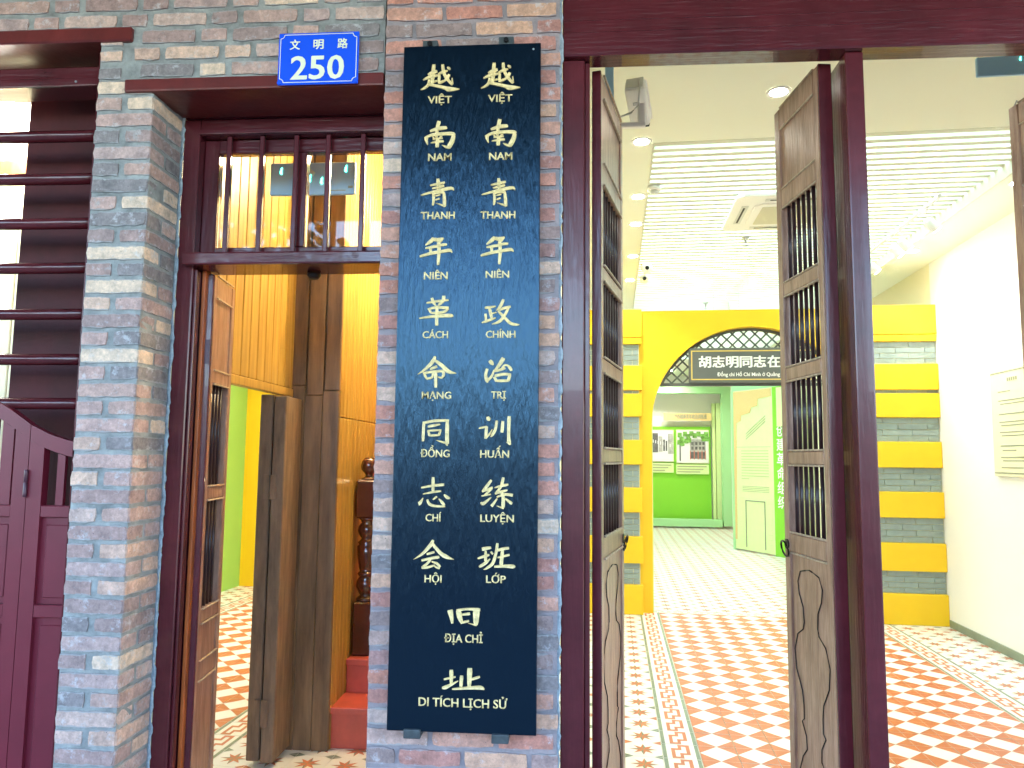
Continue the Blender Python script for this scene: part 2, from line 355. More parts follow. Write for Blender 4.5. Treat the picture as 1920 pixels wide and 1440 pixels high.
# middle pillar behind the board
mp=T('brick_pillar','wide red brick pillar behind the black inscribed board','pillar',(-.385,.12,0))
MX0,MX1=-.742,-.030
mp.p('mortar',B(MX0+.004,MX1-.004,-.012,.30,-.02,4.5),mortar_pink)
def tone(z): return brick_red if (z>2.95 or random.random()<.55) else brick_grey
z=.0; row=0
while z<3.85:
    zc=z+BH/2+.004; x=MX0+(.001 if row%2 else .001); k=0; seq=(.235,.235,.205) if row%2 else (.112,.235,.235,.1)
    for w_ in seq:
        brick(mp,brickmesh(('m',w_),lambda bm,w_=w_:shell(bm,w_,BH,rag=.0045,n=(6 if w_>.15 else 3,2)),6,tone(zc)),x+w_/2,-.0185,zc); x+=w_+.0105
    for zs in (0,): brick(mp,brickmesh('mr',lambda bm:shell(bm,.14,BH,'r',n=(3,2)),4,brick_red),MX1,.07,zc)
    z+=CH; row+=1
# ragged mortar bead between pillars and paintwork
def bead(pt,x,y,z0,z1,w=.008,par=pl):
    bm=newbm(); z=z0; pv=None
    while z<z1:
        ww=w*random.uniform(.35,1.2); v=[bm.verts.new((x-.004,y-.002,z)),bm.verts.new((x+ww*.5,y-.007*random.uniform(.4,1),z)),bm.verts.new((x+ww,y+.002,z))]
        if pv:
            for a_ in (0,1): bm.faces.new((pv[a_],pv[a_+1],v[a_+1],v[a_]))
        pv=v; z+=random.uniform(.012,.03)
    return par.p('mortar_bead',bm,mat('pale_mortar',(.30,.36,.40),.9,var=.4,scale=30))
bead(0,MX1-.001,-.004,0,3.8,.012,mp); bead(0,XR+.0,.238,0,3.2,.012,pl)
# ---------------------------------------------------------------- lintels
def thing1(name,label,cat,bm,m,base=(0,0,0),hall=False,group=None):
    o=link(name,tomesh(name,bm,m,base),None,rw(*base) if hall else base,-TH if hall else 0,label=label,category=cat,group=group); return o
bm=B(-3.4,-1.824,-.014,.24,3.419,3.482,.006); thing1('lintel','dark red painted lintel above the slatted gate opening at top left','lintel',bm,maroon_red,(-2.4,0,3.42))
bm=B(-1.84,-.745,-.014,.24,3.193,3.249,.008,seg=2); thing1('lintel','dark red painted lintel under the blue number plate','lintel',bm,maroon_red,(-1.3,0,3.19))
# ---------------------------------------------------------------- left opening: slatted screen and gate
g=T('slatted_screen','maroon wooden screen of horizontal round rails left of the brick pillar','screen',(-2.5,.1,1.8))
for z in (3.058,2.868,2.672,2.478,2.280,2.088,1.903):
    o=g.p('rail',prism(newbm(),[(.1+.029*math.cos(t*math.pi/6),z+.024*math.sin(t*math.pi/6)) for t in range(12)],'x',-3.4,-1.965),maroonh)
    for f in o.data.polygons: f.use_smooth=len(f.vertices)==4
g.p('head_beam',B(-3.4,-1.965,.07,.2,3.268,3.358,.006),maroonh); g.p('head_moulding',B(-3.4,-1.965,.055,.07,3.262,3.30,.006,seg=2),maroonh)
g.p('side_board',B(-2.49,-1.962,.30,.34,-.02,3.40),mat('maroon_matt',(.055,.006,.009),.6,spec=.25,var=.4,scale=3,bump=.3,bscale=20,bstretch=(5,5,.5)))
g.p('side_jamb',B(-2.0,-1.9625,.05,.30,-.02,3.41),maroon)
thing1('soffit_board','board under the lintel at top left, coloured amber like the interior light on it','board',B(-3.4,-2.37,.24,.34,3.365,3.415,.003),orangew,(-2.8,.3,3.36))  # amber colour stands in for interior light falling on the soffit
iw=T('panelled_wall','cream panelled wall seen behind the round rails at far left','wall',(-3.2,.8,0))
for i in range(8): iw.p('panel',B(-4.4+i*.3,-4.105+i*.3,.80,.84,-.02,3.14,.004),cream)
iw.p('backing',B(-4.5,-1.95,.842,.86,-.02,3.6),cream)
iw.p('cornice',B(-4.5,-1.95,.76,.84,3.16,3.24,.005),orangew)
def gate_leaf(x0,x1,slats,lab,sr=.062):
    t=T('gate_leaf',lab,'gate',((x0+x1)/2,.05,.1),group='leaves of the low swing gate')
    cv=[(-2.75,1.955),(-2.6,1.955),(-2.46,1.945),(-2.38,1.92),(-2.327,1.902),(-2.254,1.859),(-2.185,1.812),(-2.098,1.772),(-2.017,1.748),(-1.97,1.742)]
    def top(x):
        for (a,za),(b,zb) in zip(cv,cv[1:]):
            if a<=x<=b: return za+(zb-za)*(x-a)/(b-a)
        return cv[0][1]
    n=8; sw=.062
    xs=[x0+(x1-x0)*i/n for i in range(n+1)]
    t.p('top_rail',prism(newbm(),[(x,top(x)) for x in xs]+[(x,top(x)-.062) for x in xs[::-1]],'y',.05,.088),gatem)
    for a,b in ((x0,x0+sw),(x1-sr,x1)):
        t.p('stile',prism(newbm(),[(a,.12),(b,.12),(b,top(b)-.0625),(a,top(a)-.0625)],'y',.0505,.0875),gatem)
    t.p('middle_rail',B(x0+sw,x1-sr,.051,.087,1.44,1.487,.003),gatem); t.p('lower_rail',B(x0+sw,x1-sr,.051,.087,1.045,1.095,.003),gatem); t.p('bottom_rail',B(x0+sw,x1-sr,.051,.087,.12,.24,.003),gatem)
    for a,b in slats: t.p('slat',prism(newbm(),[(a,1.488),(b,1.488),(b,top(b)-.066),(a,top(a)-.066)],'y',.058,.074),gatem)
    for za,zb in ((1.096,1.439),(.241,1.044)):
        q=t.p('panel',B(x0+sw,x1-sr,.068,.082,za,zb),gatem); t.p('raised_field',B(x0+sw+.025,x1-sr-.012,.062,.0675,za+.025,zb-.03,.003),gatem,parent=q)
    return t
ga=gate_leaf(-2.184,-1.972,[(-2.066,-2.034)],'right leaf of the low maroon swing gate, beside the brick pillar',.008)
gb=gate_leaf(-2.53,-2.187,[(-2.455,-2.405),(-2.385,-2.335),(-2.312,-2.262)],'left leaf of the low maroon swing gate, cut by the photo edge')
hb=lathe(newbm(),[(.007,1.52),(.008,1.53),(.008,1.575),(.0065,1.577),(.0065,1.58),(.008,1.582),(.008,1.625),(.007,1.63)],-2.187,.044,10); ga.p('hinge',hb,hingem)
# ---------------------------------------------------------------- side doorway frame with barred transom
f=T('door_frame','maroon side door frame with a barred glass transom, right of the narrow brick pillar','door frame',(-1.2,.26,0))
f.p('jamb',B(-1.714,-1.64,.246,.36,-.02,3.19,.004),maroon)
f.p('jamb_bead',B(-1.64,-1.628,.262,.30,-.02,2.51,.003),maroon)
f.p('jamb',B(-.80,-.742,.246,.36,-.02,3.19,.004),maroon)
f.p('head',B(-1.64,-.80,.25,.36,3.118,3.192,.004),maroonh); f.p('head_board',B(-1.9,-.742,.2415,.36,3.1925,3.5),maroonh)
f.p('head_moulding',B(-1.64,-.80,.238,.2495,3.118,3.14,.004,seg=2),maroonh)
f.p('transom_bar',B(-1.672,-.744,.20,.40,2.516,2.572,.008,seg=2),maroonh)
sf=f.p('transom_sash',B(-1.64,-1.572,.30,.345,2.574,3.116,.003),maroon)
f.p('sash_rail',B(-1.572,-.80,.30,.345,3.053,3.116,.003),maroonh,parent=sf); f.p('sash_rail',B(-1.572,-.80,.30,.345,2.574,2.618,.003),maroonh,parent=sf)
f.p('sash_mullion',B(-1.205,-1.165,.30,.345,2.619,3.052,.003),maroon,parent=sf)
f.p('pane',B(-1.571,-1.206,.32,.324,2.619,3.052),glassm,parent=sf); f.p('pane',B(-1.164,-.80,.32,.324,2.619,3.052),glassm,parent=sf)
for x in (-1.511,-1.36,-1.203,-1.058,-.901): f.p('bar',B(x-.011,x+.011,.262,.284,2.573,3.117,.003),maroon)
f.p('orange_stop',B(-1.6275,-1.612,.31,.36,-.02,2.515,.002),orangew); f.p('steel_strip',B(-1.604,-1.598,.34,.37,-.02,2.51),bluest)
# ---------------------------------------------------------------- panelled door leaves
def leaf_door(label,hinge,end,ztop,zbot,th,rails,panel_z,edge_m,side,ring=None,fill_top=True,group=None,edge_label=None,carve=True,nsp=7,stw=.055,cat='door leaf',hall_ring=True):
    """side=+1: the carved face is on +y of the leaf's own axis (turned left of its direction)"""
    d=Vector((end[0]-hinge[0],end[1]-hinge[1],0)); L=d.length; ang=math.atan2(d.y,d.x)
    t=T('door_leaf',label,cat,(hinge[0],hinge[1],0),rot=ang,group=group)
    h=th/2
    for a,b in ((.0105,stw),(L-stw,L)): t.p('stile',B(a,b,-h,h,zbot,ztop,.004),worn)
    t.p('painted_edge',B(-.004,.010,-h-.001,h+.001,zbot,ztop,.003),edge_m)
    zs=[(ztop-.095,ztop)]+rails+[(zbot,zbot+.12)]
    for za,zb in zs:
        t.p('rail',B(stw,L-stw,-h+.001,h-.001,za,zb,.004),worn)
        for s_,zz in ((1,za-.008),(1,zb)): t.p('moulding',B(stw,L-stw,side*h-.009,side*h+.001,zz,zz+.0078,.002),worn_edge)
    for k,(zlo,zhi) in enumerate([(b[1],a[0]) for a,b in zip(zs,zs[1:])]):
        if k==0 or zlo<panel_z:
            pt=h-.007; q=t.p('panel',B(stw,L-stw,-pt,pt,zlo,zhi),worn)
            if k and carve:
                W=(L-2*stw)/2; cxm=L/2
                pr=[(.18,1.265-.02),(.5,1.235),(.66,1.19),(.60,1.14),(.40,1.09),(.36,1.03),(.42,1.0),(.74,.97),(.93,.90),(.86,.82),(.56,.745),(.50,.69),(.50,.635),(.62,.62),(.40,.57),(.38,.52),(.62,.48),(.86,.40),(.9,.30)]
                for s_ in (-1,1): t.p('carved_line',tube(newbm(),[(cxm+s_*W*u,side*(pt+.001),z) for u,z in pr],.0028,5),iron,parent=q)
                t.p('carved_line',tube(newbm(),[(cxm-.18*W,side*(pt+.001),1.245),(cxm,side*(pt+.001),1.25),(cxm+.18*W,side*(pt+.001),1.245)],.0028,5),iron,parent=q)
        else:
            for i in range(nsp):
                x=stw+(L-2*stw)*(i+.5)/nsp
                t.p('spindle',lathe(newbm(),[(.0085,zlo),(.0085,zhi)],x,0,8),spin)
    if ring:
        q=t.p('ring_plate',disc(newbm(),0,0,0,.004,.022,12),iron); q.rotation_euler=(R(90)*side*-1,0,0); q.location=(L-stw*.5,side*h,ring)
        bm=tube(newbm(),[(L-stw*.5+.034*math.cos(a_/12*2*math.pi),side*(h+.012)+side*.008*math.sin(a_/12*2*math.pi),ring-.020+.034*math.sin(a_/12*2*math.pi)) for a_ in range(12)],.0045,6,closed=True); t.p('ring',bm,iron)
        bm=tube(newbm(),[(L+.020+.030*math.cos(a_/12*2*math.pi),.006*math.sin(a_/12*2*math.pi),ring-.004+.030*math.sin(a_/12*2*math.pi)) for a_ in range(12)],.0042,6,closed=True); t.p('ring',bm,iron)
    t.p('top_bolt',tube(newbm(),[(L-.05,0,ztop),(L-.03,0,ztop+.025),(L-.012,0,ztop+.004)],.004,6),steel)
    return t
RL=[(2.84,2.925),(2.432,2.49),(2.05,2.107),(1.682,1.738),(1.305,1.385)]
RLs=[(2.835,2.92),(2.432,2.49),(2.05,2.107),(1.682,1.738),(1.305,1.385)]
lA=leaf_door('door leaf with vase carving, folded in beside the left post of the main entrance',(.118,.14),(.247,.69),3.31,.06,.036,RL,1.3,maroon,-1,ring=1.335)
lB=leaf_door('weathered door leaf in the middle of the entrance, beside the slim mullion, with vase carving',(1.041,.134),(.987,.584),3.31,.06,.052,RL,1.3,maroon,1,ring=1.335)
lC=leaf_door('door leaf cut by the right edge of the photo, only its inner corner in view',(2.10,.134),(2.028,.585),3.31,.06,.04,RL,1.3,maroon,1,ring=1.335)
lL=leaf_door('narrow door leaf with spindle openings standing open inside the side doorway',(-1.617,.34),(-1.655,.64),2.505,.06,.058,[(2.02,2.075),(1.50,1.555),(.965,1.02),(.72,.80)],1.0,maroon,-1,carve=False,nsp=5,stw=.045)
hg=lL.p('hinge',B(-.0065,-.0045,-.024,.014,2.10,2.21,.0006),hingem)
lL.p('hinge_knuckle',lathe(newbm(),[(.006,2.10),(.006,2.21)],-.006,.030,8),hingem,parent=hg)
lL.p('hinge_knuckle',lathe(newbm(),[(.006,1.10),(.006,1.21)],-.006,.030,8),hingem,parent=hg)
# ---------------------------------------------------------------- main doorway
f=T('door_frame','wide maroon frame of the main entrance with heavy head beam','door frame',(1,.1,0))
f.p('post',B(-.022,.066,.03,.19,-.02,3.30,.005),maroon)
f.p('post_edge',B(.0665,.088,.055,.19,-.02,3.30,.004),maroon)
f.p('mullion',B(1.085,1.155,.03,.23,-.02,3.30,.006,seg=2),maroon)
f.p('post',B(2.16,2.27,.03,.19,-.02,3.30,.005),maroon)
f.p('head_beam',B(-.022,3.2,.0,.105,3.302,3.402,.006),maroonh)
f.p('head_beam',B(-.022,3.2,.018,.105,3.404,3.462,.005),maroonh)
f.p('head_board',B(-.022,3.2,.03,.105,3.464,4.5,.003),maroonh)
f.p('side_wall',B(2.2705,4.5,.03,.25,-.02,3.30),maroon)
f.p('floor_sill',B(-.03,3.2,.0,.22,-.02,.02),conc)
# ---------------------------------------------------------------- number plate
PX0,PX1,PZ0,PZ1=-1.180,-.846,3.196,3.417
n=T('number_plate','blue enamel house number plate reading 250 above the side door','sign',(-1.013,-.025,3.196))
n.p('plate',B(PX0,PX1,-.03,-.022,PZ0,PZ1,.003),plateb)
def ln(x0,z0,x1,z1,w_=.0022,y=-.0312):
    d=Vector((x1-x0,0,z1-z0)).normalized(); q=Vector((d.z,0,-d.x))*w_/2; bm=newbm()
    P=[Vector((x0,y,z0)),Vector((x1,y,z1))]
    return bm,[P[0]-q,P[1]-q,P[1]+q,P[0]+q]
bm=newbm()
def seg(x0,z0,x1,z1,w_=.0026,y=-.0312):
    _,q=ln(x0,z0,x1,z1,w_,y); bm.faces.new([bm.verts.new(p) for p in q]); _.free()
m_=.009; c_=.016
X0,X1,Z0,Z1=PX0+m_,PX1-m_,PZ0+m_,PZ1-m_
for a_ in ((X0+c_,Z0,X1-c_,Z0),(X0+c_,Z1,X1-c_,Z1),(X0,Z0+c_,X0,Z1-c_),(X1,Z0+c_,X1,Z1-c_)): seg(*a_)
for cx,cz,a0 in ((X0,Z0,0),(X1,Z0,90),(X1,Z1,180),(X0,Z1,270)):
    for k in range(5): u=R(a0+k*18); v=R(a0+(k+1)*18); seg(cx+c_*math.cos(u),cz+c_*math.sin(u),cx+c_*math.cos(v),cz+c_*math.sin(v))
n.p('border_line',bm,platew)
for ch,x in (('文',-1.111),('明',-1.013),('路',-.913)): n.p('character',put(text_mesh(ch,.040,.042,.022,fallback_ratio=.88),x-.021,-.0314,3.348),platew)
for ch,x0,x1 in (('2',-1.124,-1.058),('5',-1.047,-.985),('0',-.972,-.906)): n.p('digit',put(text_mesh(ch,.102,x1-x0,.022),x0,-.0314,3.218),platew)
for x,z in ((PX0+.008,PZ0+.008),(PX1-.010,PZ0+.010)):
    q=n.p('screw_cap',put(disc(newbm(),0,0,0,.004,.008,12),*n.base),plateb); q.rotation_euler=(R(90),0,0); q.location=Vector((x,-.03,z))-n.base
# ---------------------------------------------------------------- inscribed board
bx0,bx1,bz0,bz1=-.648,-.106,.713,3.311; YB=-.085
b=T('inscribed_board','tall black lacquered board with carved gold Chinese and Vietnamese lettering on the red brick pillar','board',(-.377,-.06,.713))
bm=newbm(); box(bm,bx0,bx1,YB,YB+.035,bz0,bz1,.004,seg=2); b.p('board',bm,lacq)
import json
GL=json.loads('''{"yue":[-0.5,3.174,[[-26,59,11.5,-29,19,13.0,-32,-21,10.7],[-49,17,6.9,-29,26,13.0,-12,31,9.2],[-68,-4,3.8,-44,7,9.9,-8,14,6.9],[-43,-2,8.4,-47,-24,9.2,-61,-37,7.6,-77,-44,2.3],[-29,-13,7.6,-11,-9,5.3],[-49,-22,9.2,-16,-29,9.9,18,-38,11.4,34,-44,16.7,56,-45,11.4,77,-45,1.5],[9,58,9.9,12,30,10.7,25,2,10.7,45,-23,8.4,49,-27,3.0],[49,-25,6.8,47,2,3.8],[-9,18,6.1,13,28,9.9,29,31,3.8],[-3,16,8.4,-4,-17,9.2,12,-8,4.6],[36,17,9.1,25,-2,9.1,2,-21,2.3],[27,47,4.6,35,40,9.2,40,38,3.8]]],"nan":[-0.497,2.933,[[-4,68,12.9,-11,35,11.4,-13,2,9.1],[-39,27,7.6,-8,37,12.9,22,40,11.4,28,41,3.0],[-53,3,12.9,-53,-7,10.6,-47,-27,3.0],[-60,0,6.1,-27,13,10.6,19,16,11.3,49,15,12.1,60,11,6.8],[54,12,12.8,49,-13,15.1,36,-38,14.3,34,-45,4.5],[37,-40,9.8,24,-37,7.5,9,-29,1.5],[-28,6,4.5,-20,-5,6.1],[8,10,6.1,0,-1,6.8],[-28,-5,6.1,12,-1,6.8],[-35,-20,3.0,-11,-16,8.3,16,-14,7.6],[-8,-2,11.4,-10,-38,12.9]]],"qing":[-0.496,2.709,[[-5,60,11.3,-2,13,11.3],[-35,33,5.3,-5,39,9.0,23,45,7.5],[-27,21,4.5,-3,26,8.3,20,32,7.5],[-70,-5,5.3,-4,12,9.8,48,21,10.5,57,12,3.0],[-22,3,8.3,-20,-20,9.0,-22,-46,6.8],[-23,-1,6.0,-4,5,9.0,21,5,9.8],[19,6,8.3,22,-21,11.2,23,-52,10.5],[25,-51,6.7,12,-45,6.0,-11,-37,1.5],[-13,-9,5.3,6,-4,5.3],[-13,-25,5.3,4,-19,5.3]]],"nian":[-0.5,2.5,[[-13,36,7.5,-23,22,12.7,-44,6,4.5],[-20,31,9.7,4,27,12.7,26,33,6.0],[23,32,6.7,12,17,6.7],[1,4,6.0,23,7,8.9,40,8,6.7],[-44,-6,5.2,-14,-1,9.7,16,4,8.2],[-25,-3,9.0,-22,-23,9.0],[-65,-38,8.2,-21,-26,10.4,16,-20,10.4,50,-15,11.1,60,-24,3.0],[6,21,11.2,9,-20,11.2,6,-72,8.9]]],"ge":[-0.492,2.259,[[-43,22,5.9,1,29,8.1,42,33,5.9],[-23,42,9.6,-17,25,9.6,-7,12,5.2],[23,50,11.1,20,30,11.1,2,13,6.7],[-38,-2,5.9,-9,4,8.9,43,3,9.6],[-33,-1,8.1,-25,-16,7.4],[-27,-16,5.9,2,-16,8.1,28,-11,8.1,42,1,5.9],[-70,-37,4.4,-9,-29,10.3,51,-27,12.5,57,-32,2.9],[-2,12,9.6,-3,-22,10.3,-2,-65,11.1]]],"ming":[-0.496,2.017,[[-2,60,7.3,-8,43,12.5,-34,14,9.6,-68,-10,1.5],[0,43,9.5,28,22,12.5,50,2,13.2,81,-5,1.5],[-20,10,5.9,-9,15,8.8,7,21,8.8],[-47,-5,7.3,-8,1,8.8,32,4,8.1],[-41,-8,9.5,-32,-26,6.6],[-33,-26,7.3,-12,-20,7.3,-8,-2,6.6],[2,0,10.3,3,-59,9.5],[30,3,8.8,32,-11,8.8,23,-25,5.1],[24,-23,6.6,10,-18,4.4]]],"zheng":[-0.262,2.236,[[-49,25,9.5,-8,31,5.8],[-32,23,9.5,-26,0,10.2,-23,-14,7.3],[-26,3,5.1,-5,8,4.4],[-47,3,8.8,-44,-25,8.0],[-61,-32,3.7,-41,-25,9.5,-7,-13,4.4],[21,58,8.8,10,33,10.2,-5,15,3.7],[1,14,5.8,24,24,8.8,49,30,7.3],[41,26,8.0,21,-11,10.2,3,-29,9.5,-22,-37,2.2],[1,13,7.3,25,-11,9.5,47,-33,10.2,69,-39,8.7,83,-39,1.5]]],"zhi4":[-0.257,2.017,[[-34,44,10.9,-26,35,13.1,-19,27,5.1],[-42,13,9.4,-48,-11,9.4,-43,-31,12.3,-40,-40,3.6],[-42,-33,8.7,-25,-15,8.0,-16,9,4.3],[19,54,13.8,4,29,12.3,-14,5,6.5],[-16,2,5.1,11,10,8.7,26,16,6.5],[11,11,5.8,22,25,6.5,34,25,6.5,44,15,10.1,49,5,7.9],[-16,-18,8.7,-6,-35,10.1],[-14,-14,8.7,19,-8,10.1,48,-9,7.2],[44,-10,9.4,37,-33,10.8],[-6,-33,9.4,39,-32,8.7]]],"tong":[-0.487,1.792,[[-48,38,9.5,-50,-36,9.5],[-50,33,8.0,-6,41,9.5,47,43,8.0],[40,41,10.9,41,-39,12.3,44,-47,4.3],[44,-42,8.0,25,-38,6.5,-1,-31,1.5],[-33,19,7.3,-8,24,8.7,14,28,4.4],[-32,4,6.6,-24,-16,8.0],[-34,4,6.6,19,7,5.8],[16,6,6.5,9,-14,8.0],[-25,-14,7.3,12,-12,6.5]]],"zhi":[-0.489,1.553,[[-7,71,10.1,-6,14,9.4],[-51,31,5.8,-10,39,7.9,35,44,9.4],[-44,8,3.6,-6,16,7.2,24,20,5.8],[-43,-6,2.9,-53,-24,10.8,-60,-28,12.3],[-27,-11,6.5,-19,-28,8.7,2,-35,7.9,40,-36,5.7],[38,-33,6.5,29,-22,9.4,16,-8,2.9],[-6,-12,4.3,9,0,7.2],[35,8,4.3,47,-3,10.8,58,-6,3.6]]],"xun":[-0.266,1.798,[[-30,52,7.9,-26,44,13.7,-20,39,7.9],[-62,8,5.8,-31,15,7.2],[-32,16,8.6,-34,-3,10.1,-36,-31,8.6],[-36,-28,7.9,-22,-13,5.8,-11,6,2.2],[5,38,8.6,1,8,9.3,-9,-13,9.3,-17,-24,2.9],[28,36,10.1,25,-7,10.8],[51,54,12.2,50,-13,10.0,52,-43,12.2,58,-51,5.0],[52,-47,5.7,41,-42,2.1]]],"lian":[-0.261,1.565,[[-17,51,8.6,-37,24,10.0,-52,9,3.6],[-52,8,6.4,-33,15,7.1,-12,24,7.9],[-15,21,7.9,-27,9,7.9,-41,-6,7.9],[-53,-8,5.0,-18,-1,4.3],[-54,-30,6.4,-46,-36,10.7,-17,-12,4.3],[27,61,9.3,21,32,10.0],[-5,23,4.3,20,30,8.6,46,35,7.8],[21,29,8.6,-1,2,7.1],[-4,1,6.4,21,9,8.5,43,15,5.7],[3,-11,5.0,35,-1,8.5,63,-4,9.9],[19,11,8.5,27,-13,10.7,27,-49,12.1],[30,-52,7.1,4,-43,2.1],[5,-16,5.0,-5,-31,7.8,-16,-45,10.0],[35,-16,5.7,60,-35,10.6]]],"hui":[-0.493,1.325,[[2,69,7.9,-7,51,12.2,-36,19,8.6,-70,-3,1.4],[0,55,9.3,28,24,10.7,50,10,12.8,80,0,1.4],[-21,17,7.2,8,26,7.9],[-40,-6,7.2,-7,2,8.6,26,8,9.3],[-6,-2,7.9,-21,-19,7.9,-36,-30,7.2],[-39,-31,9.3,-17,-30,7.9,10,-22,5.7],[-2,-9,4.3,18,-16,7.9,30,-29,8.6],[29,-33,7.1,15,-29,5.7,6,-22,2.9]]],"ban":[-0.264,1.335,[[-46,29,12.8,-12,36,8.5],[-61,-5,5.7,-30,6,9.2,-18,9,5.0],[-32,24,7.1,-32,-14,9.9],[-55,-35,7.8,-33,-21,9.9,-15,-5,2.8],[-13,21,5.7,-5,12,6.4],[11,52,8.5,7,21,9.2,-5,-20,9.9,-26,-38,7.8,-39,-44,2.1],[12,26,8.5,33,32,9.2,54,35,8.5],[12,0,5.7,56,11,7.8],[30,27,10.6,25,-28,12.0],[0,-33,7.1,37,-30,9.2,69,-31,12.0,75,-35,4.2]]],"jiu":[-0.37,1.121,[[-54,23,19.1,-48,-2,12.7,-44,-25,7.1],[-23,25,15.6,-18,-1,16.2,-8,-24,7.8],[-30,22,8.5,12,28,7.1,57,26,11.3],[43,24,23.2,42,-28,14.1],[45,-29,5.6,14,-22,1.4],[-13,7,5.7,20,12,9.2],[-12,-21,7.1,17,-14,7.0]]],"zhi3":[-0.377,0.892,[[-38,41,13.4,-37,-7,9.8],[-65,7,6.3,-22,17,5.6],[-71,-22,5.6,-56,-20,11.2,-12,3,2.8],[0,22,11.9,-2,-17,10.5],[29,49,17.5,28,-16,11.9],[36,10,7.7,66,20,7.7],[-34,-26,4.9,28,-20,9.1,69,-18,11.9,83,-24,3.5]]]}''')
def stroke_bm(strokes,y):
    bm=newbm()
    for si,s in enumerate(strokes):
        P=[(s[i]/1000,s[i+1]/1000,max(s[i+2],1.6)/1000) for i in range(0,len(s),3)]
        # smooth by inserting Catmull-Rom points
        Q=[]
        for i in range(len(P)-1):
            p0=P[max(i-1,0)];p1=P[i];p2=P[i+1];p3=P[min(i+2,len(P)-1)]
            for k in range(4):
                u=k/4; Q.append(tuple(.5*((2*p1[j])+(-p0[j]+p2[j])*u+(2*p0[j]-5*p1[j]+4*p2[j]-p3[j])*u*u+(-p0[j]+3*p1[j]-3*p2[j]+p3[j])*u**3) for j in range(3)))
        Q.append(P[-1]); yy=y-.0001*(si%7); prev=None; N=len(Q)
        for i,(x,z,w_) in enumerate(Q):
            a_=Q[max(i-1,0)];c__=Q[min(i+1,N-1)]; d=Vector((c__[0]-a_[0],0,c__[1]-a_[1])); d=d.normalized() if d.length else Vector((1,0,0)); q=Vector((-d.z,0,d.x)); w_=max(w_,.0012)*.6
            if i in (0,N-1): w_*=.8
            c0=Vector((x,0,z)); 
            r_=[bm.verts.new(p) for p in (c0+q*w_+Vector((0,YB+.001,0)),c0+q*w_*.92+Vector((0,yy,0)),c0+Vector((0,yy+.0022,0)),c0-q*w_*.92+Vector((0,yy,0)),c0-q*w_+Vector((0,YB+.001,0)))]
            if prev:
                for k in range(4): bm.faces.new((prev[k],prev[k+1],r_[k+1],r_[k]))
            else: bm.faces.new(r_)
            prev=r_
        bm.faces.new(prev[::-1])
    return bm
_gm={}
def glyph(k,x=None,z=None):
    cx,cz,ss=GL[k]; x=cx if x is None else x; z=cz if z is None else z
    if k not in _gm: _gm[k]=tomesh('character',stroke_bm(ss,YB-.0035),gold)
    o=bpy.data.objects.new('character',_gm[k]); C.objects.link(o); o.parent=b.o; o.location=Vector((x,0,z))-b.base
for k in GL: glyph(k)
for k,(x,z) in {'yue':(-.262,3.174),'nan':(-.259,2.935),'qing':(-.26,2.707),'nian':(-.265,2.501)}.items(): glyph(k,x,z)
for t_,x0,x1,z,h in [('VIỆT',-.547,-.453,3.074,.03),('VIỆT',-.31,-.216,3.074,.03),('NAM',-.541,-.45,2.841,.031),('NAM',-.303,-.214,2.84,.031),('THANH',-.564,-.433,2.609,.03),('THANH',-.333,-.2,2.608,.03),('NIÊN',-.547,-.456,2.373,.03),('NIÊN',-.31,-.221,2.377,.028),('CÁCH',-.547,-.45,2.146,.028),('CHÍNH',-.306,-.195,2.147,.028),('MẠNG',-.545,-.434,1.916,.028),('TRỊ',-.283,-.228,1.918,.028),('ĐỒNG',-.545,-.436,1.698,.029),('HUẤN',-.321,-.214,1.698,.029),('CHÍ',-.521,-.463,1.462,.028),('LUYỆN',-.317,-.194,1.463,.028),('HỘI',-.52,-.457,1.241,.028),('LỚP',-.293,-.221,1.244,.028),('ĐỊA CHỈ',-.442,-.303,1.03,.03),('DI TÍCH LỊCH SỬ',-.532,-.211,.804,.031)]:
    b.p('lettering',put(text_mesh(t_,h,x1-x0,.022,depth=.0015),x0,YB-.0004,z),gold)
for x,z in ((-.55,3.311),(-.245,3.317)):
    q=b.p('wall_bracket',B(x-.030,x+.030,-.052,-.020,z-.03,z+.044,.003),dsteel)
    h_=b.p('bolt',put(disc(newbm(),0,0,0,.010,.011,6),*b.base),iron,parent=q); h_.rotation_euler=(R(90),0,0); h_.location=Vector((x,-.051,z+.026))-b.base
for x,z in ((-.553,.713),(-.235,.707)): b.p('support_clip',B(x-.031,x+.031,YB-.012,-.024,z-.022,z+.010,.004,seg=2),dsteel)

_s=g.p('screw',disc(newbm(),0,0,0,.003,.005,8),steel); _s.rotation_euler=(R(90),0,0); _s.location=Vector((-2.1,.0545,3.28))-g.base
for v in _s.data.vertices: v.co+=g.base
_s=b.p('screw',disc(newbm(),0,0,0,.0015,.004,8),steel); _s.rotation_euler=(R(90),0,0); _s.location=Vector((-.135,YB,3.285))-b.base
for v in _s.data.vertices: v.co+=b.base
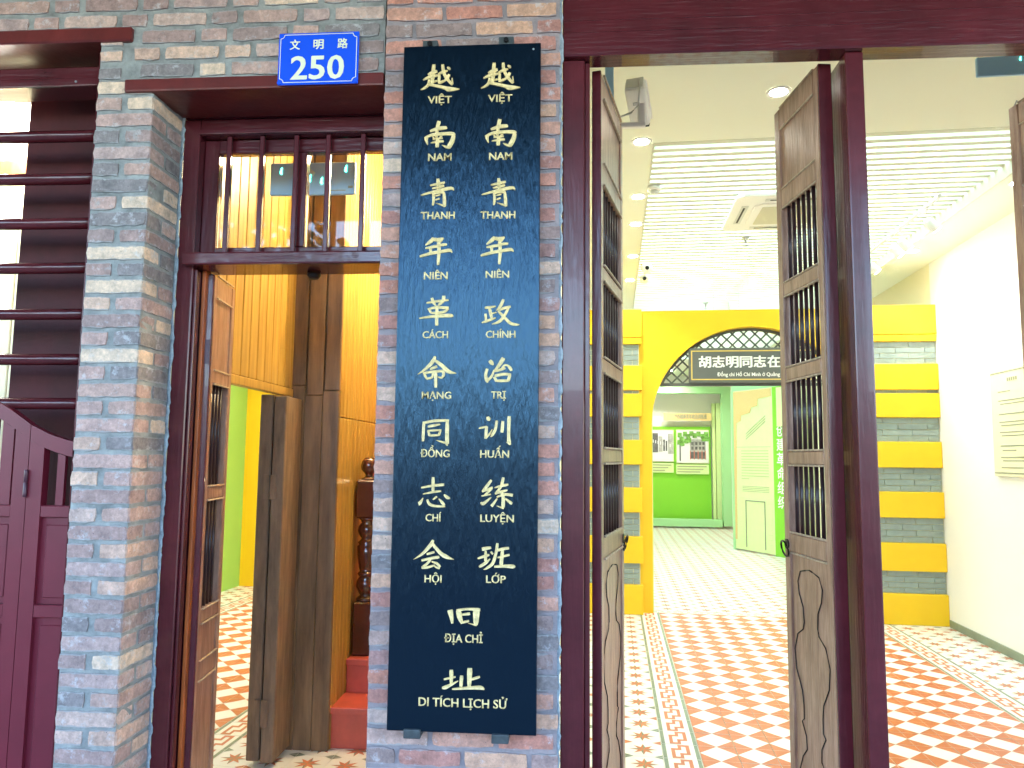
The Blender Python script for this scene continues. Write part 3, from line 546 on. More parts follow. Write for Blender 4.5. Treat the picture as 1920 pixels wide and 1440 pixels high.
# ---------------------------------------------------------------- hall: walls, ceiling
def hs(name,bm,m): return struct(name,bm,m,hall=True)
HZ=3.87
hs('wall_right',B(3.62,3.8,.3,5.75,0,HZ),whitew); hs('wall_right_rear',B(3.62,3.8,5.7505,17.3,0,HZ),cream)
hs('skirting',B(3.605,3.619,.3,5.60,0,.075),t_gr)
hs('wall_left',B(-.42,-.30,.36,5.7,0,HZ),cream)
hs('ceiling_front',B(-.30,3.62,.22,2.2,HZ,HZ+.5),ceilm)
hs('ceiling_left',B(-.30,.45,2.2005,17,HZ,HZ+.5),ceilm)
hs('ceiling_right',B(3.03,3.62,2.2005,5.9,HZ,HZ+.5),ceilm); hs('ceiling_right_rear',B(3.03,3.8,5.9005,17,HZ,HZ+.5),ceilm)
hs('roof',B(-6,5,.4,17.5,4.45,4.6),conc)
hs('wall_back',B(-1.5,3.8,16.95,17.1,0,HZ),whitew); hs('wall_left_rear',B(-1.6,-1.5,6.05,17,0,HZ),whitew)
hs('ceiling_rear_left',B(-1.6,-.301,6.05,17,HZ,HZ+.5),ceilm)
t=T('slatted_ceiling','pale slatted ceiling with bright panels glowing between the slats','ceiling',(1.7,2.2,HZ),hall=True)
for i in range(104):
    y=2.21+i*.108; t.p('slat',B(.451,3.029,y,y+.052,HZ,HZ+.05),slatm)
t.p('trim_edge',B(.4505,.463,2.2,13.6,HZ-.004,HZ+.15),slatm); t.p('trim_edge',B(3.017,3.0295,2.2,13.6,HZ-.10,HZ+.15),slatm)
t.p('cross_bar',B(1.72,1.75,2.21,13.4,HZ+.055,HZ+.09),t_gr)
t.p('luminous_panel',B(.47,3.01,2.21,13.5,HZ+.30,HZ+.32),glow)
hs('ceiling_rear',B(.45,3.03,13.6,17,HZ,HZ+.5),ceilm)
# ---------------------------------------------------------------- floor tiles
TS=.216
def tri(bm,pts,mi,z=.0):
    f=bm.faces.new([bm.verts.new((x,y,z)) for x,y in pts]); f.material_index=mi
def slab(bm,x,y,sz=(TS,TS)):
    g_=.0012; box(bm,x+g_,x+sz[0]-g_,y+g_,y+sz[1]-g_,-.012,0,0,0)
FM=[floor_w,t_or,t_gr,t_gold]
def tile_rh(bm,x,y,L=True):
    slab(bm,x,y); h=TS/2; g_=.0015
    for sx,sy in ((0,0),(1,0),(1,1),(0,1)):
        cx,cy=x+sx*TS,y+sy*TS; dx=1-2*sx; dy=1-2*sy
        tri(bm,[(cx+dx*g_,cy+dy*g_),(cx+dx*(h-.001),cy+dy*g_),(cx+dx*g_,cy+dy*(h-.001))],1,.0006)
def tile_star(bm,x,y,ph=0):
    slab(bm,x,y); h=TS/2; cx,cy=x+h,y+h
    for k in range(8):
        a_=k*math.pi/4+math.pi/8*0; r=.082 if k%2==0 else .078; b1=a_-math.pi/8; b2=a_+math.pi/8; ri=.034
        tri(bm,[(cx,cy),(cx+ri*math.cos(b1),cy+ri*math.sin(b1)),(cx+r*math.cos(a_),cy+r*math.sin(a_))],1 if k%2 else 2,.0006)
        tri(bm,[(cx,cy),(cx+r*math.cos(a_),cy+r*math.sin(a_)),(cx+ri*math.cos(b2),cy+ri*math.sin(b2))],1 if k%2==0 else 1,.0006)
    for i,(sx,sy) in enumerate(((0,0),(1,0),(1,1),(0,1))):
        qx,qy=x+sx*TS,y+sy*TS; dx=1-2*sx; dy=1-2*sy; g_=.0015; mi=1 if (ph+sy)%2 else 2
        tri(bm,[(qx+dx*g_,qy+dy*g_),(qx+dx*.050,qy+dy*g_),(qx+dx*g_,qy+dy*.030)],mi,.0006)
def rect(bm,x0,x1,y0,y1,mi,z=.0006): tri(bm,[(x0,y0),(x1,y0),(x1,y1),(x0,y1)],mi,z)
def tile_key(bm,x,y,fl=1):
    slab(bm,x,y)
    rect(bm,x+.004,x+.026,y+.002,y+TS-.002,2); rect(bm,x+TS-.026,x+TS-.004,y+.002,y+TS-.002,2)
    k0=x+.054; W=.108
    def q(u0,u1,v0,v1): rect(bm,k0+u0*W,k0+u1*W,y+v0*TS,y+v1*TS,1)
    for a_ in ((0,.2,.03,.72),(.2,.62,.03,.15),(.44,.62,.15,.40),(.8,1,.28,.97),(.38,.8,.85,.97),(.38,.56,.60,.85),(.2,.38,.60,.72),(.62,.8,.28,.40)): q(*a_)
def tile_bar(bm,x,y):   # narrow cross border at the end of the field
    slab(bm,x,y,(TS,.13)); rect(bm,x,x+TS,y+.006,y+.016,3); rect(bm,x,x+TS,y+.112,y+.122,3)
    for k in range(3): rect(bm,x+.02+k*.072,x+.055+k*.072,y+.05,y+.08,3 if k%2 else 2)
kinds={'rh':tile_rh,'star0':lambda b_,x,y:tile_star(b_,x,y,0),'star1':lambda b_,x,y:tile_star(b_,x,y,1),'key':tile_key,'bar':tile_bar}
jobs=[]
B0=.45; y0=.39
# right hall bay
for j in range(25):
    y=y0+j*TS
    for k in range(-4,15):
        x=B0+k*TS
        if x>3.60: continue
        kd='key' if k in (0,11) else 'rh' if 1<=k<=10 else ('star%d'%(j%2))
        if kd.startswith('star') and k==-1 : pass
        jobs.append((kd,x,y))
yb=y0+25*TS
for k in range(-4,15): jobs.append(('bar',B0+k*TS,yb))
for j in range(52):
    for k in range(-9,15): jobs.append(('star%d'%(j%2),B0+k*TS,yb+.13+j*TS))
# left bay
LB=-2.267
for j in range(-1,29):
    y=1.177+(j-3)*TS
    for k in range(-13,9):
        x=LB+k*TS
        if x<-4.9 or x+TS>-.42 or (y<.35): continue
        kd='key' if k in (0,-9) else 'rh' if -8<=k<=-1 else 'star%d'%(j%2)
        jobs.append((kd,x,y))
fl=struct('floor',B(-6,5,.2,17.5,-.2,-.0125),t_grout,hall=True)
def cdist(jb):
    p=rw(jb[1]+TS/2,jb[2]+TS/2,0); v=p-CAM; z=v.dot(fw); sx=FPX*v.dot(rt)/z+960; 
    vis=(380<sx<500 and jb[1]<-.5) or (1150<sx<1460) or (1615<sx<1930) or (500<sx<700 and jb[1]<-.5 and jb[2]<1.7)
    return (0 if vis and 720-FPX*v.dot(up)/z<1460 else 1, v.length)
jobs.sort(key=cdist)
TM={k:(lambda bm:(f_(bm,0,0),tomesh('tile',bm,FM))[1])(newbm()) if False else None for k,f_ in kinds.items()}
for k,f_ in kinds.items():
    bm=newbm(); f_(bm,0,0); TM[k]=tomesh('tile',bm,FM)
for kd,x,y in jobs[:300]:
    o=bpy.data.objects.new('tile',TM[kd]); C.objects.link(o); o.parent=fl; o.location=(x,y,random.uniform(-.0006,.0006))
import numpy as np
V=[];F_=[];MI=[];nv=0
arr={k:(np.array([v.co[:] for v in m_.vertices]),[list(p.vertices) for p in m_.polygons],[p.material_index for p in m_.polygons]) for k,m_ in TM.items()}
for kd,x,y in jobs[300:]:
    v,f_,mi=arr[kd]; V.append(v+np.array([x,y,0])); F_+=[[i+nv for i in q] for q in f_]; MI+=mi; nv+=len(v)
me=bpy.data.meshes.new('distant_tiles'); me.from_pydata(np.concatenate(V).tolist(),[],F_); me.polygons.foreach_set('material_index',MI)
for m_ in FM: me.materials.append(m_)
link('distant_tiles',me,fl,kind='stuff')
# ---------------------------------------------------------------- yellow arch wall
AC,AR,AZ=1.712,1.11,2.087; ay0,ay1=5.75,6.05
t=T('arch_wall','bright yellow archway wall with brick banded pilasters across the back of the hall','archway',(1.7,5.75,0),hall=True)
bm=newbm(); n_=32
arc=[(AC-AR*math.cos(math.pi*i/n_),AZ+AR*math.sin(math.pi*i/n_)) for i in range(n_+1)]
outer=[(.45,0),(AC-AR,0)]+arc+[(AC+AR,0),(2.95,0),(2.95,3.39),(.45,3.39)]
# front/back as strips, arch soffit smooth
def strip(y,mi):
    for (a_,b_) in zip(arc,arc[1:]):
        f_=bm.faces.new([bm.verts.new(q) for q in ((a_[0],y,a_[1]),(b_[0],y,b_[1]),(b_[0],y,3.39),(a_[0],y,3.39))]); f_.material_index=mi
strip(ay0,0); strip(ay1,0)
box(bm,.45,AC-AR,ay0,ay1,0,3.39,0,0); box(bm,AC+AR,2.95,ay0,ay1,0,3.39,0,0)
for (a_,b_) in zip(arc,arc[1:]): bm.faces.new([bm.verts.new(q) for q in ((a_[0],ay0,a_[1]),(b_[0],ay0,b_[1]),(b_[0],ay1,b_[1]),(a_[0],ay1,a_[1]))])
bm.faces.new([bm.verts.new(q) for q in ((AC-AR,ay0,3.39),(AC+AR,ay0,3.39),(AC+AR,ay1,3.39),(AC-AR,ay1,3.39))])
t.p('wall',bm,yel)
t.p('arch_lining',B(AC-AR+.001,AC-AR+.012,ay0+.06,ay1+.35,0,AZ+.3),lime); t.p('arch_lining',B(AC+AR-.012,AC+AR-.001,ay0+.06,ay1+.35,0,AZ+.3),lime)
bands=[(3.066,3.39,0),(2.992,3.064,3),(2.747,2.99,1),(2.464,2.747,0),(2.429,2.464,2),(2.166,2.429,0),(1.909,2.166,1),(1.632,1.909,0),(1.379,1.632,1),(1.105,1.379,0),(.844,1.105,1),(.551,.844,0),(.321,.551,1),(0,.321,0)]
def tiles_face(x0,x1,y,za,zb,par,left):
    rows=4 if zb-za>.1 else 1; rh=(zb-za)/rows
    for r_ in range(rows):
        x=x0-(.09 if r_%2 else .0)*(1); first=True
        x=x0-(.0,.16)[r_%2]
        while x<x1-.004:
            a_=max(x,x0); b_=min(x+.30,x1)
            if b_-a_>.012: t.p('tile',B(a_+.003,b_-.003,y,y+.012,za+r_*rh+.003,za+(r_+1)*rh-.003),gtile,parent=par)
            x+=.30+.0
def pilaster(x0,x1,yf,side):
    core=t.p('pilaster_core',B(x0+.03,x1-.03 if x1<3.5 else x1,yf+.05,ay0,0,3.38),mat('tile_joint_cream',(.70,.68,.42),.8))
    for za,zb,k in bands:
        if k==0: t.p('band_block',B(x0,x1,yf,ay0-.001,za+.002,zb-.001,.004),yel)
        elif k==3: t.p('band_block',B(x0+.006,x1-.004,yf+.006,ay0-.001,za,zb,.004),yel)
        else:
            tiles_face(x0+.035,x1-.035 if x1<3.5 else x1-.005,yf+.038,za,zb,core,side)
    return core
pilaster(-.25,.491,5.62,0); pilaster(2.865,3.618,5.62,1)
for za,zb,k in bands:
    if k==1: t.p('side_cheek',B(2.849,2.8935,5.66,5.749,za,zb),yel)
t.p('beam',B(AC-1.02,AC+1.02,ay0+.10,ay0+.16,2.535,2.567),signg)
# lattice in the arch head
lat=t.p('lattice_rim',(lambda bm:[bm.faces.new([bm.verts.new(q) for q in ((AC-(AR-.002)*math.cos(u),y_,AZ+(AR-.002)*math.sin(u)),(AC-(AR-.002)*math.cos(v),y_,AZ+(AR-.002)*math.sin(v)),(AC-(AR-.03)*math.cos(v),y_,AZ+(AR-.03)*math.sin(v)),(AC-(AR-.03)*math.cos(u),y_,AZ+(AR-.03)*math.sin(u)))]) for y_ in (ay0+.10,ay0+.13) for u,v in ((R(25+i*4),R(29+i*4)) for i in range(33))] and bm)(newbm()),signg)
def clip(c,sg):
    # line x = c + sg*(z-2.55) inside circle, above z=2.567
    pts=[]
    for i in range(200):
        z=2.567+i*.0032; x=c+sg*(z-2.567)*1.0
        if (x-AC)**2+(z-AZ)**2<(AR-.012)**2: pts.append((x,z))
    return (pts[0],pts[-1]) if len(pts)>3 else None
for sg,yo in ((1,0),(-1,.011)):
    for k in range(-16,17):
        r_=clip(AC+k*.125,sg)
        if not r_: continue
        (xa,za),(xb,zb)=r_; d=Vector((xb-xa,zb-za)).normalized(); q=Vector((-d.y,d.x))*.009
        t.p('lattice_strip',prism(newbm(),[(xa+q.x,za+q.y),(xa-q.x,za-q.y),(xb-q.x,zb-q.y),(xb+q.x,zb+q.y)],'y',ay0+.104+yo,ay0+.114+yo),signg,parent=lat)
# sign on the beam
s=T('hanging_sign','grey signboard with white Chinese lettering under the yellow arch','sign',(AC,5.78,2.565),hall=True)
sx0,sx1,sz0,sz1=1.024,2.400,2.562,2.958; yf=5.76
s.p('board',B(sx0,sx1,yf,yf+.06,sz0,sz1,.004),signg)
for a_ in ((sx0+.025,sx1-.025,sz0+.03,sz0+.042),(sx0+.025,sx1-.025,sz1-.042,sz1-.03),(sx0+.025,sx0+.037,sz0+.042,sz1-.042),(sx1-.037,sx1-.025,sz0+.042,sz1-.042)): s.p('border_line',B(a_[0],a_[1],yf-.003,yf-.0005,a_[2],a_[3]),signy)
for i,ch in enumerate('胡志明同志在广州'):
    s.p('character',put(text_mesh(ch,.125,.132,.035,fallback_ratio=.88),1.135+i*.150,yf-.0025,2.745),signw)
s.p('lettering',put(text_mesh('Đồng chí Hồ Chí Minh ở Quảng Châu',.042,.80,.02),1.335,yf-.0025,2.635),signw)
# ---------------------------------------------------------------- display niche at the far end
def ap(px,py,y): return at_hall(px,py,y)
Yd=16.8
def rp(t_,name,px0,px1,py0,py1,y,m_,th=.05,parent=None,bev=0):
    x0,_=ap(px0,(py0+py1)/2,y); x1,_=ap(px1,(py0+py1)/2,y); _,z1=ap((px0+px1)/2,py0,y); _,z0=ap((px0+px1)/2,py1,y)
    return t_.p(name,B(x0,x1,y-th,y,max(z0,.001),z1,bev),m_,parent=parent)
d=T('exhibition_niche','mint framed white niche with stepped lime jamb at the far end beyond the arch','niche',(2.2,16.8,0),hall=True)
rp(d,'frame_side',1352,1368,727,985,16.6,mint,.3); rp(d,'frame_top',1190,1352,727,739,16.6,mint,.3); rp(d,'frame_foot',1190,1352,972,985,16.6,mint,.3)
rp(d,'outer_side',1369,1374,722,985,16.5,whitew,.2)
rp(d,'recess_wall',1190,1352,739,972,16.94,whitew,.05)
rp(d,'step_jamb',1342,1350,757,977,16.87,lime,.2); rp(d,'step_jamb',1335,1341,757,977,16.85,lime,.1)
rp(d,'title_board',1244,1333,775,789,16.7,goldtex,.1)
d.p('title_lettering',put(text_mesh('举办越南青年政治训练班',.11,ap(1325,780,16.6)[0]-ap(1264,780,16.6)[0],.02,fallback_ratio=.88),ap(1264,780,16.6)[0],16.595,ap(1264,784.5,16.6)[1]),inkm)
rp(d,'green_panel',1190,1333,800,976,16.8,grn,.05)
def photo(x0,x1,y0,y1,lab,kind):
    ph=T('photo_panel',lab,'photo',(ap((x0+x1)/2,y1,16.7)[0],16.7,ap(x0,y1,16.7)[1]),hall=True,group='photographs on the green panel')
    rp(ph,'mount',x0,x1,y0,y1-20,16.74,paperm,.04); rp(ph,'caption_plate',x0,x1,y1-18,y1,16.74,lime,.04)
    for k in range(3): rp(ph,'caption_line',x0+2,x1-(4+k*6),y1-15+k*5,y1-13.6+k*5,16.695,inkm,.004)
    rp(ph,'print',x0+1.5,x1-1.5,y0+1.5,y1-21.5,16.697,photol,.008)
    P=lambda *a_:rp(ph,a_[0],x0+(x1-x0)*a_[1],x0+(x1-x0)*a_[2],y0+(y1-20-y0)*a_[3],y0+(y1-20-y0)*a_[4],16.688-a_[6]*.004,a_[5],.003)
    if kind:
        P('printed_facade',.42,.90,.28,.86,photom,0); P('printed_shadow',.42,.90,.66,.86,photod,1)
        for r_ in (.36,.50): 
            for c_ in (.46,.58,.70,.80): P('printed_window',c_,c_+.07,r_,r_+.09,photod,1)
        for c_ in (.42,.54,.66,.78,.88): P('printed_column',c_,c_+.025,.62,.88,redp,2)
        for xx,yy in ((.04,.08),(.10,.2),(.2,.05),(.3,.12),(.4,.04),(.5,.1),(.62,.05),(.75,.12),(.85,.06),(.03,.3),(.12,.34),(.24,.26),(.33,.24),(.9,.2),(.78,.2)): P('printed_foliage',xx,xx+.13,yy,yy+.14,leafg,3)
        P('printed_trunk',.10,.14,.4,.92,photod,2)
    else:
        for i,(a_,b_,c_,e_) in enumerate(((.0,.3,.1,.7),(.3,.5,.2,.68),(.5,.62,.3,.66),(.72,1,.12,.75),(.62,.72,.34,.66))): P('printed_facade',a_+.02,b_-.01,c_,e_,photom if i%2 else photod,0)
        for i in range(8): P('printed_window',.05+.11*i,.09+.11*i,.3+.02*i,.4+.02*i,photol,1)
photo(1222,1263,806,886,'black and white street photograph, left one on the green panel',0)
photo(1268,1329,806,889,'photograph of an arcaded building under trees on the green panel',1)
# kiosk wall panel
kx0,ky0=2.475,12.05; kx1,ky1=3.02,11.16
k_ang=math.atan2(ky1-ky0,kx1-kx0); kp=rw(kx0,ky0,0)
k=T('display_wall','lime exhibition panel with gold grain top and carved doorway outline, right of the niche','panel',tuple(kp),rot=k_ang-TH)
KL=math.hypot(kx1-kx0,ky1-ky0)
k.p('board',B(0,KL,0,.12,.02,3.02),lime); k.p('top_band',B(-.06,1.6,.001,.14,3.022,3.12),mint); k.p('mint_edge',B(-.06,-.002,-.01,.12,0,3.02),mint)
k.p('green_board',B(KL+.002,1.6,.0,.12,0,3.02),grn)
k.p('pale_block',B(KL+.12,1.5,-.02,-.001,2.3,3.0),lime)
k.p('gold_field',prism(newbm(),[(0.0,3.0),(KL-.02,3.0),(KL-.02,2.86),(.68,2.83),(.66,2.70),(.50,2.68),(.46,2.58),(.22,2.54),(.2,2.44),(.08,2.4),(.05,.2),(0,.2)],'y',-.006,-.0005),goldtex)
for i in range(3): k.p('engraved_line',prism(newbm(),[(.34,2.18-.05*i),(.86,2.50-.05*i),(.86,2.512-.05*i),(.34,2.192-.05*i)],'y',-.004,-.0005),inkm)
for i in range(11): k.p('text_line',B(.20,.20+(.72 if i<10 else .2),-.003,-.0005,1.86-i*.052,1.872-i*.052),mat('ink_pale',(.42,.50,.24),.7))
for i in range(4): k.p('text_line',B(.22,.92,-.003,-.0005,1.20-i*.03,1.207-i*.03),inkm)
k.p('rule_line',B(.06,.98,-.003,-.0005,1.935,1.942),inkm)
for x in (.12,.86):
    for i in range(10): k.p('outlined_stone',B(x+(.02 if i%2 else 0),x+.13,-.006,-.0005,.10+i*.09,.178+i*.09,.003),lime)
for a_ in ((.30,.31,.08,.93),(.80,.81,.08,.93),(.30,.81,.93,.945)): k.p('outlined_door',B(a_[0],a_[1],-.012,-.0005,a_[2],a_[3]),t_gr)
for i,ch in enumerate('创建革命组织'): k.p('character',put(text_mesh(ch,.21,.22,.010,fallback_ratio=.88),KL+.09,-.004,2.14-i*.255),signw)
# framed document on the white wall
f=T('wall_document','cream printed document hanging on the white right wall','document',(3.6,4.2,1.577),hall=True)
f.p('sheet',B(3.596,3.612,3.55,4.49,1.577,2.52,.002),paperm)
for i in range(46): 
    for z in (2.49,1.60): f.p('border_dash',B(3.5935,3.5955,4.472-i*.02,4.484-i*.02,z,z+.012),inkm)
for j,(z,a_,b_) in enumerate(((2.32,4.36,4.15),(2.24,4.36,3.7),(2.21,4.33,3.75),(2.12,4.36,3.9),(2.05,4.36,3.7),(2.02,4.33,3.95),(1.96,4.36,3.75),(1.93,4.33,3.8),(1.84,4.36,3.7),(1.80,4.33,4.1),(1.74,4.36,3.72),(1.71,4.33,3.9),(1.65,4.36,4.0))): f.p('text_line',B(3.594,3.5955,b_,a_,z,z+.009),inkm)
for i in range(5): f.p('title_mark',B(3.594,3.5955,4.17-i*.035,4.195-i*.035,2.41,2.44),inkm)
# ---------------------------------------------------------------- ceiling fixtures
def lamp(kind,name,loc,energy,col=(1,.95,.85),size=.05,spot=None,parent=None,direction=None):
    l=bpy.data.lights.new(name,kind); l.energy=energy; l.color=col; l.shadow_soft_size=size
    if kind=='SPOT': l.spot_size=spot; l.spot_blend=.7
    o=bpy.data.objects.new(name,l); C.objects.link(o); o.parent=parent; o.location=loc
    if direction is not None: o.rotation_euler=Vector(direction).to_track_quat('-Z','Y').to_euler()
    return o
dl=[((1.149,1.552),'largest round downlight in the flat ceiling near the entrance, above the middle door leaf'),((.371,2.166),'downlight at the front corner of the slatted ceiling, nearest in the left row'),((.384,3.257),'second downlight of the left row beside the smoke detector'),((.384,4.0),'third downlight of the left row along the slatted ceiling'),((.385,5.11),'fourth downlight of the left row, above the dome cameras'),((.376,6.2),'farthest downlight of the left row, just above the yellow wall'),((3.30,3.255),'downlight in the right ceiling strip, nearer of the two'),((3.25,5.2),'downlight in the right ceiling strip, farther of the two')]
for (x,y),lab in dl:
    d_=T('downlight',lab,'downlight',(x,y,HZ),hall=True,group='round ceiling downlights')
    bm=newbm(); N=24
    for i in range(N):
        u,v=2*math.pi*i/N,2*math.pi*(i+1)/N
        for (ra,za),(rb,zb) in (((.072,-.001),(.068,-.008)),((.068,-.008),(.052,-.006)),((.052,-.006),(.048,-.001))):
            bm.faces.new([bm.verts.new((x+r_*math.cos(w_),y+r_*math.sin(w_),HZ+z_)) for r_,z_,w_ in ((ra,za,u),(ra,za,v),(rb,zb,v),(rb,zb,u))])
    d_.p('trim_ring',bm,whitep); d_.p('lens',disc(newbm(),x,y,HZ-.004,HZ-.002,.047,20),lens)
    lamp('SPOT','light',(0,0,-.02),DLW,spot=R(120),size=.05,parent=d_.o)
for (x,y) in ((-3.0,2.2),(-3.0,4.4),(-4.2,3.3),(-1.9,3.6),(-1.9,5.2),(-4.2,5.3)):
    d_=T('downlight','added downlight brightening the left hall bay, hidden above the side door','downlight',(x,y,HZ-.5),hall=True,group='downlights of the left bay')
    d_.p('lens',disc(newbm(),x,y,HZ-.503,HZ-.5,.06,20),lens); lamp('SPOT','light',(0,0,-.02),DLW*1.6,spot=R(140),size=.06,parent=d_.o)  # unseen lights added so the bay walls come out bright
for (x,y) in ((.6,8.5),(2.2,8.5),(.6,12),(2.2,14.5),(.9,15.6),(1.6,15.8)):
    d_=T('downlight','downlight in the slatted ceiling behind the yellow arch','downlight',(x,y,HZ),hall=True,group='downlights beyond the arch')
    d_.p('lens',disc(newbm(),x,y,HZ-.006,HZ-.002,.05,20),lens); lamp('SPOT','light',(0,0,-.02),DLW*1.8,spot=R(150),size=.05,parent=d_.o)
# air conditioner cassette
a=T('ceiling_air_conditioner','square white cassette air conditioner in the slatted ceiling','air conditioner',(1.65,3.72,HZ-.03),hall=True)
bm=newbm(); cx,cy,zz=1.66,3.73,HZ-.035
def octo(r,c): return [(cx-r+c,cy-r),(cx+r-c,cy-r),(cx+r,cy-r+c),(cx+r,cy+r-c),(cx+r-c,cy+r),(cx-r+c,cy+r),(cx-r,cy+r-c),(cx-r,cy-r+c)]
a.p('panel',prism(newbm(),octo(.475,.05),'z',zz,zz+.03),whitep)
a.p('inner_lip',prism(newbm(),octo(.30,.06),'z',zz-.014,zz-.0005),whitep); a.p('grille',prism(newbm(),octo(.235,.01),'z',zz-.018,zz-.0145),mat('grille_cream',(.62,.6,.45),.6))
for s_ in (-1,1):
    q=a.p('vent_flap',B(cx-.24,cx+.24,cy+s_*.375-.03,cy+s_*.375+.03,zz-.006,zz-.0005,.004),greyp); a.p('vent_slot',B(cx-.2,cx+.2,cy+s_*.375-.012,cy+s_*.375+.004,zz-.009,zz-.0065),iron,parent=q)
    q=a.p('vent_flap',B(cx+s_*.375-.03,cx+s_*.375+.03,cy-.24,cy+.24,zz-.006,zz-.0005,.004),greyp); a.p('vent_slot',B(cx+s_*.375-.012,cx+s_*.375+.004,cy-.2,cy+.2,zz-.009,zz-.0065),iron,parent=q)
# track lights
t=T('track_light','white ceiling track with three spotlights along the right side of the slats','track light',(2.83,4.2,HZ),hall=True)
t.p('track',B(2.79,2.825,3.45,6.6,HZ-.03,HZ-.002,.002),whitep)
for y,tx in ((3.75,.30),(4.35,.26),(4.55,.22),(5.2,.25)):
    q=t.p('spot_adapter',B(2.792,2.823,y-.05,y+.05,HZ-.055,HZ-.031,.003),whitep)
    bm=lathe(newbm(),[(.022,0),(.040,.03),(.044,.12),(.042,.13)],0,0,16); h_=t.p('spot_head',bm,whitep,parent=q)
    dr=Vector((.75,.1,-.75)).normalized(); h_.location=Vector((2.81,y,HZ-.115))-t.base; h_.rotation_euler=dr.to_track_quat('Z','Y').to_euler()
    for v in h_.data.vertices: v.co+=t.base
    ln_=t.p('spot_lens',disc(newbm(),0,0,.131,.133,.038,16),lens,parent=q); ln_.location=h_.location; ln_.rotation_euler=h_.rotation_euler
    for v in ln_.data.vertices: v.co+=t.base
    lamp('SPOT','light',h_.location+dr*.15,TRW,spot=R(75),size=.04,parent=t.o,direction=dr+Vector((0,0,.0)))
# detectors, domes, sprinklers
def lath(name,lab,cat,x,y,z,prof,m_,grp=None,extra=None):
    q=T(name,lab,cat,(x,y,z),hall=True,group=grp); q.p('body',lathe(newbm(),[(r_,z+zz_) for r_,zz_ in prof],x,y,20),m_); return q
q=lath('smoke_detector','round white smoke detector at the left edge of the slats','detector',.504,3.047,HZ,[(.055,0),(.055,-.03),(.048,-.034)],whitep)
q.p('sensor_cage',lathe(newbm(),[(.030,HZ-.035),(.034,HZ-.045),(.022,HZ-.062)],.504,3.047,14),greyp)
for x,y,lab in ((.55,5.50,'upper white dome camera at the left edge of the slats'),(.54,6.0,'lower white dome camera just behind the upper one')):
    q=lath('dome_camera',lab,'camera',x,y,HZ,[(.065,0),(.065,-.035),(.058,-.06),(.04,-.085),(.01,-.095)],whitep,'dome cameras')
    c_=q.p('camera_lens',put(disc(newbm(),0,0,0,.01,.022,12),*q.base),iron); c_.location=(.0,-.058,-.05); c_.rotation_euler=(R(90),0,0)
for x,y,lab in ((1.462,4.534,'brass sprinkler head hanging in the slats near the air conditioner'),(1.449,7.663,'distant sprinkler head hanging above the arch')):
    q=lath('sprinkler',lab,'sprinkler',x,y,HZ,[(.035,0),(.035,-.006),(.012,-.01),(.012,-.05),(.006,-.052),(.006,-.08),(.03,-.082),(.03,-.086)],steel,'ceiling sprinklers')
# bullet camera
q=T('bullet_camera','white bullet security camera on an arm beside the left door leaf','camera',tuple(Vector((.2,.95,3.43))),rot=0)
cam_o=q.o; cam_o.rotation_euler=(0,0,0)
bm=newbm(); box(bm,-.054,.054,-.11,.13,-.048,.048,.022,seg=3)
bd=q.p('housing',bm,whitep); bd.location=(.175,.10,.190); bd.rotation_euler=(R(-30),0,R(-15))
vz=q.p('sun_visor',B(-.058,.058,-.09,.155,.0485,.053,.002),whitep,parent=bd); q.p('lens_face',B(-.048,.048,.131,.138,-.042,.044,.008),iron,parent=bd)
q.p('back_plate',B(-.046,.046,-.116,-.1105,-.041,.041,.014,seg=2),greyp,parent=bd)
q.p('mount_slot',B(-.018,.018,-.03,-.01,-.053,-.0485,.002),steel,parent=bd)
q.p('arm',B(.0,.205,-.012,.02,0,.024,.004),whitep); q.p('swivel_post',B(.165,.205,-.010,.026,.0245,.13,.006),whitep)
q.p('cable',tube(newbm(),[(.170,-.02,.250),(.175,-.03,.20),(.165,-.02,.11),(.13,-.01,.075),(.08,0,.06),(.03,.02,.065)],.0055,6),greyp)
q=T('conduit_box','grey steel conduit box on the wall above the left door leaf','conduit',(.2,1.0,3.5),rot=0)
q.p('trunking',B(.0,.045,.02,.06,.07,.37,.003),exitb); q.p('coupling',lathe(newbm(),[(.012,.03),(.016,.04),(.016,.07)],.022,.04,10),steel)
# exit signs (their backs)
def exitsign(lab,base,w_,h_,hall,rot,hang,arrows,cat='exit sign'):
    t_=T('exit_sign',lab,cat,base,hall=hall,rot=rot) if not hall else T('exit_sign',lab,cat,base,hall=True)
    bx,by,bz=(0,0,0) if not hall else base
    t_.p('panel',B(bx,bx+w_,by,by+.02,bz,bz+h_,.004),exitb)
    for (u,v) in arrows:
        t_.p('green_slot',prism(newbm(),[(bx+u*w_+a_*.12*h_,bz+v*h_+c_*.2*h_) for a_,c_ in ((0,0),(.5,-.1),(.35,.4),(.5,1),(.1,.7),(-.1,.2))],'y',by-.002,by-.0003),exitg)
    for u in (.03,.97): t_.p('chain',tube(newbm(),[(bx+u*w_+(.004 if i%2 else -.004),by+.01,bz+h_+i*hang/12) for i in range(13)],.0025,5),steel)
    return t_
e1=exitsign('sky tinted blue grey back of an exit sign hanging behind the barred transom',(-1.458,.60,2.965),.425,.163,False,0,.5,((.12,.66),(.46,.42),(.60,.34),(.88,.70)))
e1.p('flex_conduit',tube(newbm(),[(.185,.04,.30),(.186,.02,.2),(.188,-.01,.15),(.20,-.015,.115),(.222,-.005,.10)],.011,10),steel)
e1.p('small_print',B(.30,.38,-.0015,-.0003,.018,.022),inkm); e1.p('small_print',B(.392,.415,-.0015,-.0003,.03,.042,.004),inkm)
exitsign('dark exit sign panel hanging from the ceiling at the top right corner',(1.985,1.0,3.622),.40,.10,True,None,.08,((.50,.72),(.9,.6)))
e3=exitsign('small pale exit sign hanging far back above the yellow arch',(1.45,6.9,3.44),.33,.12,True,None,.30,())
